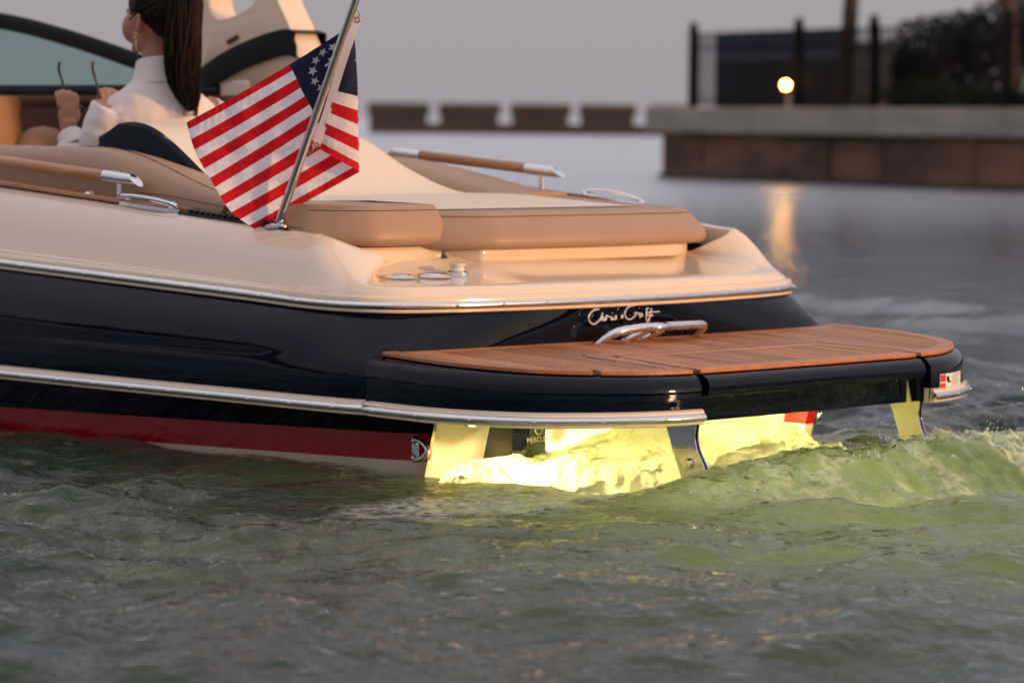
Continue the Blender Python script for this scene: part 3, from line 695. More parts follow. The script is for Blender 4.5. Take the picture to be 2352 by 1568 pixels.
# wake: ridge across the stern, churned crest and rough water to starboard
ridge_y = -1.10 - .05 * np.sin(X * 2.1) - .10 * ss(.2, 1.6, X)
rh = .055 + .012 * ss(-1.1, -.5, X) + .045 * ss(0, .6, X)
rid = .85 * rh * np.exp(-((Y - ridge_y) / .26) ** 2) * ss(-1.5, -.9, X) * ss(6, 2.0, X)
chm = np.exp(-((Y - ridge_y + .05) / .42) ** 2) * ss(-1.25, -.7, X) * ss(5, 2.5, X) * (.55 + .75 * ss(-.3, .8, X))
chm = chm + .55 * ss(.4, 1.4, X) * np.exp(-((Y + .9) / 1.1) ** 2) * ss(5, 2.5, X)
fine = ss(.06, .03, DD)
chop = .020 * (fbm(X * 9.5, Y * 9.5, 3, 21, True) + .25) + .015 * fbm(X * 15, Y * 15, 2, 35, True) + .019 * fbm(X * 24, Y * 24, 3, 33, True)
H += (rid + chm * chop * fine)
# bow-wave side: water hugging the port side, falling away under the stern quarter
sidew = np.exp(-((X + 1.25) / .28) ** 2) * ss(-.15, .25, Y) * ss(3.5, 2.0, Y); H += .018 * np.exp(-((X + 1.35) / .45) ** 2) * ss(-.55, -.05, Y) * ss(2.3, 1.0, Y); H += sidew * (.002 + .008 * fbm(X * 9, Y * 5, 3, 61, True) * fine)
inside = ss(1.02, .92, np.abs(X)) * ss(-.02, .08, Y) * ss(6.6, 6.2, Y); H -= inside * .25
under = ss(1.05, .9, np.abs(X)) * ss(-.95, -.8, Y) * ss(.05, -.02, Y); H = H * (1 - .5 * under) - .01 * under
foamv = np.clip(.8 * chm * ss(.15, .55, fbm(X * 4, Y * 4, 5, 77, True)) * 1.0, 0, 1)
foamv = np.maximum(foamv, .9 * np.exp(-((X + 1.35) / .28) ** 2) * ss(.5, 1.2, Y) * ss(4.5, 2.6, Y) * ss(.38, .6, fbm(X * 6, Y * 3, 4, 88) + .5 * fbm(X * 15, Y * 7, 3, 90)))
streak = ss(.42, .62, fbm(X * 2.2 - Y * .6, Y * 3.0 + X, 5, 99)) * near * .45 * ss(.0, 2.0, X + 1.5 - .2 * Y) * ss(-4.5, -1.2, Y)
foamv = np.maximum(foamv, streak)
lip = ss(-2.3, -1.5, X) * ss(.7, .2, X) * ss(-1.12, -.86, Y) * ss(-.3, -.5, Y)
foamv = np.maximum(foamv, lip * .8 * ss(.45, .75, .5 + .5 * fbm(X * 7, Y * 7, 4, 120) + .35 * lip))
ny_, nx_ = X.shape
me = bpy.data.meshes.new("water"); nv = nx_ * ny_; me.vertices.add(nv)
me.vertices.foreach_set("co", np.stack([X, Y, H], -1).astype(np.float32).ravel())
ii = (np.arange(ny_ - 1)[:, None] * nx_ + np.arange(nx_ - 1)[None, :]).ravel(); nf = len(ii)
me.loops.add(nf * 4); me.loops.foreach_set("vertex_index", np.stack([ii, ii + 1, ii + 1 + nx_, ii + nx_], -1).astype(np.int32).ravel())
me.polygons.add(nf); me.polygons.foreach_set("loop_start", (np.arange(nf) * 4).astype(np.int32)); me.polygons.foreach_set("loop_total", np.full(nf, 4, np.int32))
me.update(calc_edges=True); me.validate(); me.shade_smooth()
at_ = me.attributes.new("foam", 'FLOAT', 'POINT'); at_.data.foreach_set("value", foamv.astype(np.float32).ravel())
wm = bpy.data.materials.new("sea_water"); wm.use_nodes = True; t = wm.node_tree; t.nodes.clear(); N_ = t.nodes.new; Lk = t.links.new
mo = N_("ShaderNodeOutputMaterial"); geo = N_("ShaderNodeNewGeometry"); mp = N_("ShaderNodeMapping"); mp.inputs['Rotation'].default_value = (0, 0, .8); mp.inputs['Scale'].default_value = (1, 1.0, 1)
Lk(geo.outputs['Position'], mp.inputs[0])
n1 = N_("ShaderNodeTexNoise"); n1.inputs['Scale'].default_value = 18; n1.inputs['Detail'].default_value = 5; n1.inputs['Distortion'].default_value = .6; Lk(mp.outputs[0], n1.inputs[0])
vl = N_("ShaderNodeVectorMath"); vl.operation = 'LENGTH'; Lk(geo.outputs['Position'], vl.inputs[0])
fd1 = N_("ShaderNodeMapRange"); fd1.inputs[1].default_value = 4; fd1.inputs[2].default_value = 22; fd1.inputs[3].default_value = .62; fd1.inputs[4].default_value = .08; Lk(vl.outputs['Value'], fd1.inputs[0])
fd2 = N_("ShaderNodeMapRange"); fd2.inputs[1].default_value = 6; fd2.inputs[2].default_value = 40; fd2.inputs[3].default_value = .4; fd2.inputs[4].default_value = .9; Lk(vl.outputs['Value'], fd2.inputs[0])
n2 = N_("ShaderNodeTexNoise"); n2.inputs['Scale'].default_value = 1.6; n2.inputs['Detail'].default_value = 2; Lk(mp.outputs[0], n2.inputs[0])
b1 = N_("ShaderNodeBump"); b1.inputs['Strength'].default_value = .8; b1.inputs['Distance'].default_value = .026; Lk(n1.outputs[0], b1.inputs['Height'])
b2 = N_("ShaderNodeBump"); b2.inputs['Strength'].default_value = .6; b2.inputs['Distance'].default_value = .07; Lk(n2.outputs[0], b2.inputs['Height']); Lk(b1.outputs[0], b2.inputs['Normal']); Lk(fd1.outputs[0], b1.inputs['Strength']); Lk(fd2.outputs[0], b2.inputs['Strength'])
fr = N_("ShaderNodeFresnel"); fr.inputs[0].default_value = 1.333; Lk(b2.outputs[0], fr.inputs['Normal'])
gs = N_("ShaderNodeBsdfGlossy"); gs.inputs['Roughness'].default_value = .02; rgh = N_("ShaderNodeMapRange"); rgh.inputs[1].default_value = 9; rgh.inputs[2].default_value = 45; rgh.inputs[3].default_value = .02; rgh.inputs[4].default_value = .30; Lk(vl.outputs['Value'], rgh.inputs[0]); Lk(rgh.outputs[0], gs.inputs['Roughness'])
gs.inputs[0].default_value = (.95, .97, 1, 1); Lk(b2.outputs[0], gs.inputs['Normal'])
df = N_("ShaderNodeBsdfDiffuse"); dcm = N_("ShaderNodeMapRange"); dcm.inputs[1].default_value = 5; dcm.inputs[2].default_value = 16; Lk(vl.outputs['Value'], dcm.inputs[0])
dcx = N_("ShaderNodeMixRGB"); dcx.inputs[1].default_value = (.010, .021, .019, 1); dcx.inputs[2].default_value = (.10, .135, .160, 1); Lk(dcm.outputs[0], dcx.inputs[0]); Lk(dcx.outputs[0], df.inputs[0])  # open bay bluer, its body colour also lightened in place of reflected sky
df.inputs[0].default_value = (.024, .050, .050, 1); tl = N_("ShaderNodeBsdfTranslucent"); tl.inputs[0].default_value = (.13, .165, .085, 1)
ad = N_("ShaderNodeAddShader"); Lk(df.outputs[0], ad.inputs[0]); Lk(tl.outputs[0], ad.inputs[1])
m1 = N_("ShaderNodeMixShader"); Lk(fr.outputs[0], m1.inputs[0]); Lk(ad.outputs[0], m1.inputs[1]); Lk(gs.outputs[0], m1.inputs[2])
fa = N_("ShaderNodeAttribute"); fa.attribute_name = "foam"
fd = N_("ShaderNodeBsdfDiffuse"); fd.inputs[0].default_value = (.62, .62, .56, 1); ft = N_("ShaderNodeBsdfTranslucent"); ft.inputs[0].default_value = (.5, .5, .35, 1); fm = N_("ShaderNodeMixShader"); fm.inputs[0].default_value = .4
Lk(fd.outputs[0], fm.inputs[1]); Lk(ft.outputs[0], fm.inputs[2])
fn = N_("ShaderNodeTexNoise"); fn.inputs['Scale'].default_value = 34; fn.inputs['Detail'].default_value = 4; Lk(geo.outputs['Position'], fn.inputs[0])
fq = N_("ShaderNodeMapRange"); fq.inputs[1].default_value = .35; fq.inputs[2].default_value = .6; Lk(fn.outputs[0], fq.inputs[0])
fx = N_("ShaderNodeMath"); fx.operation = 'MULTIPLY'; Lk(fa.outputs['Fac'], fx.inputs[0]); Lk(fq.outputs[0], fx.inputs[1])
m2 = N_("ShaderNodeMixShader"); Lk(fx.outputs[0], m2.inputs[0]); Lk(m1.outputs[0], m2.inputs[1]); Lk(fm.outputs[0], m2.inputs[2]); Lk(m2.outputs[0], mo.inputs[0])
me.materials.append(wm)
water = bpy.data.objects.new("water", me); link(water); tag(water, kind='structure')
sb_ = MB().add([(-9000, -9000, -2.6), (9000, -9000, -2.6), (9000, 9000, -2.6), (-9000, 9000, -2.6)], [(0, 1, 2, 3)]).build("seabed", mat("silt", (.05, .06, .04), .9), None, smooth=False); tag(sb_, kind='structure')

# wooded shore round the basin on the camera's side
shr = []
for k in range(161):
    a = R(118 + 205 * k / 160); Rd = 130; hh = 6.2 + 2.6 * math.sin(k * .9) * math.sin(k * .23) + 1.2 * math.sin(k * 2.7)
    da = abs((math.degrees(a) - 293.7)); hh *= .35 + .65 * sm(2, 14, da)
    c = Vector((math.cos(a), math.sin(a), 0)); shr.append([c * Rd, c * Rd + Vector((0, 0, .9)), c * (Rd + 3) + Vector((0, 0, hh * .55)), c * (Rd + 7) + Vector((0, 0, hh * .9)), c * (Rd + 14) + Vector((0, 0, hh)), c * (Rd + 30) + Vector((0, 0, hh * .8)), c * (Rd + 60) + Vector((0, 0, .5))])
sho = MB().grid(shr).build("shore", mat("shore_woods", (.018, .022, .012), .9, var=((.2, .2, .4), .9, (.035, .028, .016))), None, angle=None); tag(sho, kind='structure')

# foam boiling up under the platform
fmx = bpy.data.materials.new("wet_foam"); fmx.use_nodes = True; t = fmx.node_tree; t.nodes.clear(); N_ = t.nodes.new; Lk = t.links.new
mo = N_("ShaderNodeOutputMaterial"); d_ = N_("ShaderNodeBsdfDiffuse"); d_.inputs[0].default_value = (.82, .80, .66, 1); t_ = N_("ShaderNodeBsdfTranslucent"); t_.inputs[0].default_value = (.85, .80, .50, 1); mx = N_("ShaderNodeMixShader"); mx.inputs[0].default_value = .55
bn = N_("ShaderNodeTexNoise"); bn.inputs['Scale'].default_value = 75; bn.inputs['Detail'].default_value = 6; bp = N_("ShaderNodeBump"); bp.inputs['Strength'].default_value = 1.0; bp.inputs['Distance'].default_value = .012
Lk(bn.outputs[0], bp.inputs['Height']); Lk(bp.outputs[0], d_.inputs['Normal']); Lk(bp.outputs[0], t_.inputs['Normal']); Lk(d_.outputs[0], mx.inputs[1]); Lk(t_.outputs[0], mx.inputs[2]); Lk(mx.outputs[0], mo.inputs[0])
fx_ = np.linspace(-1.9, .50, 460); fy_ = np.linspace(-1.0, .02, 190); FX, FY = np.meshgrid(fx_, fy_)
base = .03 + .060 * np.exp(-((FX + .48) / .28) ** 2 - ((FY + .42) / .22) ** 2) + .11 * np.exp(-((FX + .36) / .10) ** 2 - ((FY + .45) / .16) ** 2) + .10 * np.exp(-((FX - .17) / .12) ** 2 - ((FY + .42) / .14) ** 2) + .05 * np.exp(-((FX - .0) / .3) ** 2 - ((FY + .35) / .2) ** 2) - .035 * np.exp(-((FX + .70) / .16) ** 2 - ((FY + .25) / .14) ** 2) + .02 * np.exp(-((FX + .85) / .2) ** 2 - ((FY + .3) / .2) ** 2)
wx = FX + .06 * vnoise(FX * 7, FY * 7, 3); wy = FY + .06 * vnoise(FX * 7, FY * 7, 4)
bill = (.5 + .5 * vnoise(wx * 3.2 + wy, wy * 6, 12)) * .038 + (.5 + .5 * vnoise(wx * 8, wy * 11, 13)) * .016 + np.abs(vnoise(wx * 17, wy * 17, 18)) * .010 + np.abs(vnoise(wx * 7, wy * 9, 19)) * .026 + np.abs(vnoise(wx * 34, wy * 34, 14)) * .008 + np.abs(vnoise(wx * 75, wy * 75, 15)) * .005 * (.3 + np.clip(vnoise(FX * 3, FY * 3, 16), 0, 1) * 1.6)
nb_ = .20 * fbm(FX * 5, FY * 5, 4, 130) + .09 * fbm(FX * 19, FY * 19, 3, 131); edge = ss(0, .26, nb_ * .6 + FX - (-1.05 + .97 * FY)) * ss(.44, .26, FX) * ss(0, .34, nb_ + FY + .40 + .60 * ss(-1.25, -.65, FX)) * ss(-.02, -.14, FY)
FZ = (base * .85 + bill) * edge - .03 * (1 - edge)
rows = [[Vector((FX[j, i], FY[j, i], FZ[j, i])) for i in range(FX.shape[1])] for j in range(FX.shape[0])]
foam = MB().grid(rows).build("foam", fmx, None, angle=None); tag(foam, "pale yellow lit foam boiling under the swim platform", "foam", kind='stuff')
# spray drops
sp = MB()
cl_ = [(random.gauss(.55, .45), -1.06 + random.gauss(0, .08)) for _ in range(16)] + [(-.36 + random.gauss(0, .05), -.45 + random.gauss(0, .05)) for _ in range(5)] + [(.17, -.42), (.2, -.45)]
for k in range(420):
    cx_, cy_ = random.choice(cl_); hgt = (.105 if cy_ < -.8 else .15); sx_ = random.gauss(0, .022); x = cx_ + sx_; y = cy_ + random.gauss(0, .022); z = hgt + random.expovariate(1 / .018); r = min(.006, .0011 * math.exp(random.gauss(0, .55)))
    sp.ball((x, y, z), r, 6, 4, (1, 1, random.uniform(.8, 1.9)))
dm = mat("water_drop", (.8, .85, .8), .05, trans=.0, spec=.8)
spray = sp.build("spray", dm); tag(spray, "spray drops thrown up along the wake crest", "spray", kind='stuff')

# ------------------------------------------------------------------ flagpole and flag
pole = empty("flagpole", (-.97, .75, zc(.75) - .01), label="slim polished steel flagpole leaning over the port quarter", cat="flagpole")
pb = Vector((-.97, .75, zc(.75) - .008)); pt = Vector((-.97, .372, 1.556)); pdn = (pt - pb).normalized()
MB().tube([pb, pb + pdn * .12], [.0155, .0145], 16).tube([pb + pdn * .12, pb + pdn * 1.02], [.0145, .0135], 16).build("staff", M['steel'], pole, angle=50)
MB().tube([pb + Vector((0, 0, -.004)), pb + Vector((0, 0, .006)), pb + Vector((0, 0, .014))], [.046, .046, .030], 24).build("socket", M['steel'], pole, angle=50)
fh = Vector((fw.x, fw.y, 0)).normalized()
def ringat(p, name):
    o = MB().tube([p + rt * (.011 * math.cos(a)) + Vector((0, 0, .014 * math.sin(a))) for a in [2 * math.pi * k / 14 for k in range(15)]], .0026, 6, cap=False).build(name, M['steel'], pole); return o
flag = empty("flag", (-.955, .388, 1.495), label="yacht ensign with red and white stripes, star ring and anchor, hanging on the flagpole", cat="flag")
Hc = [Vector((-.950, .386, 1.498)), Vector((-.951, .455, 1.36)), Vector((-.948, .530, 1.20)), Vector((-.944, .594, 1.070))]
Fc = [Vector((-.957, .397, 1.482)), Vector((-.925, .415, 1.38)), Vector((-.894, .438, 1.262)), Vector((-.850, .478, 1.11)), Vector((-.822, .504, .985))]
Ec = [Vector((-1.272, .889, 1.147)), Vector((-1.240, .876, 1.046)), Vector((-1.188, .846, .944)), Vector((-1.128, .823, .850)), Vector((-1.030, .800, .783))]
Hs, Fs, Es = cr(Hc, 8), cr(Fc, 8), cr(Ec, 8)
def on(L, v):
    t = max(0, min(.9999, v)) * (len(L) - 1); i = int(t); return L[i].lerp(L[i + 1], t - i)
def flagpt(u, v):
    uf = .035 + .255 * v
    if u < uf:
        k = u / uf; p = on(Hs, v).lerp(on(Fs, v), k); d = .016 + .028 * k - .020 * math.sin(math.pi * k) * v
    else:
        k = (u - uf) / (1 - uf); p = on(Fs, v).lerp(on(Es, v), k)
        d = .044 + .035 * sm(0, .12, k) - .055 * sm(.55, 1, k) * v + .014 * math.sin(7.5 * k + 2.2 * v) * k + .006 * math.sin(19 * k - 5 * v) * k ** .5
        p = p + Vector((0, 0, -.010 * math.sin(math.pi * k))) * (1 - v)
    d += .0042 * math.sin(24 * u + 29 * v) * (.4 + .6 * math.sin(9 * u + 3)) + .0030 * math.sin(26 * u + 31 * v) * math.sin(17 * v - 21 * u + 1) + .0016 * math.sin(60 * u + 20 * v) * math.sin(35 * v + 9 * u) + .0012 * math.sin(150 * u - 40 * v) * (sm(.2, 0, v) + sm(.8, 1, v) + .25)
    return p + fh * d
def cloth(name, col):
    m = mat(name, col, .75, sheen=.3, bump=((18, 18, 60), .4, .005), spec=.2); t = m.node_tree; b = t.nodes["Principled BSDF"]; out = [n for n in t.nodes if n.type == 'OUTPUT_MATERIAL'][0]
    tr = t.nodes.new("ShaderNodeBsdfTranslucent"); tr.inputs[0].default_value = (*col, 1); mx = t.nodes.new("ShaderNodeMixShader"); mx.inputs[0].default_value = .3
    t.links.new(b.outputs[0], mx.inputs[1]); t.links.new(tr.outputs[0], mx.inputs[2]); t.links.new(mx.outputs[0], out.inputs[0]); return m
CR, CW, CB = cloth("flag_red", (.68, .008, .016)), cloth("flag_white", (.92, .88, .95)), cloth("flag_navy", (.012, .017, .055))
def patch(u0, u1, v0, v1, nu, nv, m, name, parent=flag): return MB().grid([[flagpt(lerp(u0, u1, i / nu), lerp(v0, v1, j / nv)) for i in range(nu + 1)] for j in range(nv + 1)]).build(name, m, parent, angle=None)
for k in range(13):
    patch(.405 if k < 7 else .02, 1, k / 13, (k + 1) / 13, 80, 5, CR if k % 2 == 0 else CW, "stripe")
patch(.02, .405, 0, 7 / 13, 50, 30, CB, "canton")
def fnorm(u, v):
    e = .004; a = flagpt(u + e, v) - flagpt(u - e, v); b = flagpt(u, v + e) - flagpt(u, v - e); return a.cross(b).normalized()
def flagshape(outl, name, m=CW):
    b = MB()
    for s in (-1, 1): b.add([flagpt(u, v) + fnorm(u, v) * .0016 * s for u, v in outl], [tuple(range(len(outl)))])
    b.build(name, m, flag, smooth=False)
cu_, cv_ = .222, .245
for k in range(13):
    a0 = 2 * math.pi * k / 13; su, sv = cu_ + .070 / .64 * math.cos(a0), cv_ + .070 / .43 * math.sin(a0); pts = []
    for j in range(10):
        a = -math.pi / 2 + j * math.pi / 5 + .3; r = .0165 if j % 2 == 0 else .0068
        pts.append((su + r / .64 * math.cos(a), sv + r / .43 * math.sin(a)))
    flagshape(pts, "star")
F_ = lambda L: [(cu_ + x / .64, cv_ + y / .43) for x, y in L]
flagshape(F_([(-.004, -.04), (.004, -.04), (.004, .04), (-.004, .04)]), "anchor"); flagshape(F_([(-.022, -.028), (.022, -.028), (.022, -.021), (-.022, -.021)]), "anchor")
flagshape(F_([(.034 * math.cos(a), .01 + .034 * math.sin(a)) for a in np.linspace(.15, math.pi - .15, 9)] + [(.026 * math.cos(a), .01 + .026 * math.sin(a)) for a in np.linspace(math.pi - .2, .2, 9)]), "anchor")
hd = MB().grid([[on(Hs, v) + fh * .016 + (rt * o) + fh * (-.003) for o in (-.010, -.004, .012, .018)] for v in np.linspace(-.0, 1, 30)]).build("header_band", CW, flag)
for v in (.02, .985):
    p = on(Hs, v) + fh * .008 + rt * .004
    MB().tube([p + rt * (.009 * math.cos(a)) + Vector((0, 0, .009 * math.sin(a))) for a in [2 * math.pi * k / 14 for k in range(15)]], .0028, 6, cap=False).build("grommet", M['gold'], flag)
ringat(on(Hs, 0) + fh * .004 + Vector((0, 0, .016)) - rt * .002, "snap_ring"); ringat(on(Hs, 1) - rt * .016 + Vector((0, 0, -.006)), "snap_ring")

# ------------------------------------------------------------------ woman in the cockpit
skin = mat("skin", (.36, .17, .105), .5, bump=(160, .15, .0006)); skin.node_tree.nodes["Principled BSDF"].inputs['Subsurface Weight'].default_value = .1
knit = mat("cream_sweater", (.70, .62, .58), .85, sheen=.4, bump=((260, 260, 90), .3, .0015))
hairm = mat("dark_brown_hair", (.008, .0032, .002), .5, var=((160, 160, 6), .8, (.024, .009, .0045)), spec=.12)
jean = mat("white_trousers", (.55, .52, .5), .8)
SC = 1.2
person = empty("person", (-.285, 2.2, .60), label="woman with dark ponytail and cream sweater seated with her back turned", cat="person")
tyf = (fh * .92 - Vector((rt.x, rt.y, 0)) * .39).normalized(); txr = tyf.cross(Vector((0, 0, 1)))
def T(x, y, z): return person.location + (txr * x + tyf * y + Vector((0, 0, z))) * SC
hf = (fh * .66 - Vector((rt.x, rt.y, 0)) * .75).normalized(); hx = hf.cross(Vector((0, 0, 1)))
HC = T(-.016, .01, .782)
def HP(x, y, z): return HC + (hx * x + hf * y + Vector((0, 0, z))) * SC
def ell(fn, c, r, n=20, m=14): # ellipsoid rows via mapping fn
    return [[fn(c[0] + r[0] * math.sin(math.pi * i / m) * math.cos(2 * math.pi * k / n), c[1] + r[1] * math.sin(math.pi * i / m) * math.sin(2 * math.pi * k / n), c[2] + r[2] * math.cos(math.pi * i / m)) for k in range(n)] for i in range(m + 1)]
def chain(b, fn, pts, rs, n=12): b.tube(cr([fn(*p) for p in pts], 4), [r * SC for r in np.interp(np.linspace(0, len(pts) - 1, (len(pts) - 1) * 4 + 1), range(len(pts)), rs)], n)
body = MB()
body.grid(ell(HP, (0, -.008, .02), (.074, .094, .098)), close_u=True); body.grid(ell(HP, (0, .022, -.045), (.058, .066, .066)), close_u=True)
body.grid(ell(HP, (0, .078, -.090), (.018, .016, .017)), close_u=True)            # chin
body.grid(ell(HP, (0, .088, -.062), (.021, .012, .014)), close_u=True)            # lips
chain(body, HP, [(0, .088, .012), (0, .096, -.012), (0, .103, -.028), (0, .092, -.040)], [.008, .009, .010, .009], 10)   # nose
body.grid(ell(HP, (-.030, .060, -.026), (.040, .034, .050)), close_u=True); body.grid(ell(HP, (.030, .060, -.026), (.040, .034, .050)), close_u=True)   # cheeks
body.grid(ell(HP, (0, .080, .028), (.044, .014, .016)), close_u=True)             # brow
for s in (-1, 1):                                                              # ears
    chain(body, HP, [(s * .072, -.012, .014), (s * .084, -.024, .010), (s * .086, -.030, -.010), (s * .080, -.020, -.032), (s * .072, -.008, -.042)], [.007, .008, .008, .007, .007], 8)
    body.grid(ell(HP, (s * .074, -.012, -.014), (.008, .013, .026)), close_u=True)
chain(body, T, [(0, -.012, .50), (0, -.006, .58), (-.002, .004, .66), (-.004, .010, .72)], [.075, .056, .050, .052], 16)
body.grid([[T(w * math.cos(a), d * math.sin(a), z) for a in [2 * math.pi * k / 24 for k in range(24)]] for z, w, d in ((-.08, .15, .11), (0, .17, .12), (.12, .135, .10), (.25, .14, .1), (.38, .155, .10), (.47, .165, .095), (.53, .14, .08), (.56, .08, .06))], close_u=True, cap0=True, cap1=True)
LS, LE, LW, LH = (-.172, -.01, .515), (-.195, .06, .245), (-.238, .20, .405), (-.240, .215, .455)
RS, RE, RW, RH = (.172, -.01, .515), (.205, .15, .27), (-.02, .295, .425), (-.07, .31, .465)
for sh, el, wr, ha in ((LS, LE, LW, LH), (RS, RE, RW, RH)):
    chain(body, T, [sh, tuple((np.array(sh) + el) / 2), el], [.046, .042, .036]); chain(body, T, [el, tuple((np.array(el) + wr) / 2), wr, ha], [.036, .036, .026, .030])
def hand(c, s):
    c = np.array(c); P = lambda *d: tuple(c + np.array(d))
    body.grid(ell(T, tuple(c + np.array((0, .004, .02))), (.034, .022, .046)), close_u=True)
    for k, (dx, L) in enumerate(((-.028, .9), (-.010, 1.0), (.010, .95), (.027, .8))):
        chain(body, T, [P(dx, .0, .045), P(dx * 1.1, .010, .045 + .040 * L), P(dx * 1.0, .038, .045 + .050 * L), P(dx * .9, .052, .045 + .026 * L)], [.0105, .0098, .0088, .0076], 8)
    chain(body, T, [P(s * .030, .012, .0), P(s * .040, .032, .028), P(s * .030, .046, .055), P(s * .018, .050, .070)], [.012, .011, .0095, .008], 8)
hand(LH, 1); hand(RH, -1)
for s in (-1, 1): chain(body, T, [(s * .09, .0, -.01), (s * .10, .25, .02), (s * .10, .42, .01), (s * .10, .43, -.12)], [.085, .072, .055, .05]); 
bo_ = body.build("body", skin, person, angle=None)
rm = bo_.modifiers.new("remesh", 'REMESH'); rm.mode = 'VOXEL'; rm.voxel_size = .0062; rm.use_smooth_shade = True
smo = bo_.modifiers.new("smooth", 'SMOOTH'); smo.factor = .5; smo.iterations = 4
sw = MB()
sw.grid([[T(w * math.cos(a), yc + d * math.sin(a), z) for a in [2 * math.pi * k / 32 for k in range(32)]] for z, w, d, yc in ((-.06, .185, .135, 0), (.0, .19, .14, 0), (.08, .175, .125, 0), (.2, .168, .122, 0), (.32, .178, .122, 0), (.42, .190, .118, -.005), (.485, .190, .108, -.01), (.53, .165, .095, -.012), (.565, .115, .080, -.010), (.59, .082, .072, -.006), (.605, .072, .066, -.002))], close_u=True, cap0=True, cap1=True)
chain(sw, T, [(-.155, -.008, .490), (-.192, .01, .40), (-.200, .055, .240)], [.072, .066, .058], 16); chain(sw, T, [(.155, -.008, .490), (.20, .06, .40), (.212, .14, .275)], [.072, .068, .060], 16)
chain(sw, T, [(-.200, .055, .240), (-.222, .12, .300), (-.238, .165, .340), (-.238, .192, .385)], [.056, .052, .058, .042], 16)
chain(sw, T, [(.212, .14, .275), (.13, .20, .33), (.04, .26, .39), (.0, .285, .41)], [.060, .056, .050, .038], 16)
so = sw.build("sweater", knit, person, angle=None)
rm = so.modifiers.new("remesh", 'REMESH'); rm.mode = 'VOXEL'; rm.voxel_size = .009; rm.use_smooth_shade = True
smo = so.modifiers.new("smooth", 'SMOOTH'); smo.factor = .5; smo.iterations = 10
tx = bpy.data.textures.new("folds", 'CLOUDS'); tx.noise_scale = .11; dp = so.modifiers.new("folds", 'DISPLACE'); dp.texture = tx; dp.strength = .022; dp.mid_level = .5; dp.texture_coords = 'GLOBAL'
def ringloft(rows_, name, m, thick=.006):
    o = MB().grid(rows_, close_u=True).build(name, m, person, angle=None); sd_ = o.modifiers.new("solid", 'SOLIDIFY'); sd_.thickness = thick * SC; sd_.offset = 0; subd(o, 1); return o
N2 = 28
ringloft([[T(w * math.cos(a) + dx, yc + d * math.sin(a), z + .016 * math.sin(a) * zf) for a in [2 * math.pi * k / N2 for k in range(N2)]] for z, w, d, yc, dx, zf in ((.572, .090, .080, -.004, 0, -.5), (.595, .078, .073, 0, 0, -.6), (.628, .070, .068, .004, -.002, -.8), (.650, .067, .066, .006, -.004, -.9), (.652, .061, .060, .006, -.004, -.9), (.62, .060, .058, .004, 0, -.6))], "collar", knit)
for wr, el in ((LW, LE), (RW, RE)):
    wv, ev = Vector(T(*wr)), Vector(T(*el)); dd = (wv - ev).normalized(); u_ = dd.orthogonal().normalized(); v_ = dd.cross(u_)
    ringloft([[wv + dd * o_ * SC + (u_ * math.cos(a) + v_ * math.sin(a)) * r_ * SC for a in [2 * math.pi * k / N2 for k in range(N2)]] for o_, r_ in ((-.055, .046), (-.045, .047), (-.03, .043), (.0, .040), (.006, .041), (.008, .036), (-.01, .034))], "cuff", knit)
for s in (-1, 1):
    MB().tube(cr([T(s * .09, .0, .0), T(s * .10, .25, .03), T(s * .10, .42, .015), T(s * .10, .45, -.12)], 4), .10, 14).build("trouser_leg", jean, person)
# hair cap
hr = []; nm, nn_ = 26, 44
hb = MB(); vs = []; fs = []
for i in range(nm + 1):
    for k in range(nn_):
        a, b_ = math.pi * i / nm, 2 * math.pi * k / nn_; d = Vector((math.sin(a) * math.cos(b_), math.sin(a) * math.sin(b_), math.cos(a)))
        lump = 1 + .012 * math.sin(22 * b_) * math.sin(a)
        vs.append(HP(d.x * .083 * lump, -.012 + d.y * .106 * lump, .022 + d.z * (.110 if d.z > 0 else .118) * lump))
def keep(i, k):
    a, b_ = math.pi * (i + .5) / nm, 2 * math.pi * (k + .5) / nn_; x, y, z = math.sin(a) * math.cos(b_), math.sin(a) * math.sin(b_), math.cos(a)
    if z > .0: return y < .42 + .55 * z
    if z > -.35: return y < -.02 + .9 * (z + .0) + .40 * (1 if z > -.05 else 0)
    return y < -.38 + .55 * (z + .35) and z > -.86
for i in range(nm):
    for k in range(nn_):
        if keep(i, k): fs.append((i * nn_ + k, i * nn_ + (k + 1) % nn_, (i + 1) * nn_ + (k + 1) % nn_, (i + 1) * nn_ + k))
hair = hb.add(vs, fs).build("hair", hairm, person, angle=None); sd_ = hair.modifiers.new("solid", 'SOLIDIFY'); sd_.thickness = .008; subd(hair, 1)
pts = [(.0, -.085, .090), (.0, -.130, .110), (-.004, -.158, .060), (-.012, -.158, -.04), (-.014, -.158, -.14), (-.006, -.162, -.23), (.004, -.172, -.285)]
pc = cr(pts, 8); prs = np.interp(np.linspace(0, 1, len(pc)), [0, .15, .35, .6, .8, 1], [.022, .038, .052, .056, .046, .014])
pm = MB(); pm.tube([HP(*p) for p in pc], [r * SC * .86 for r in prs], 16)
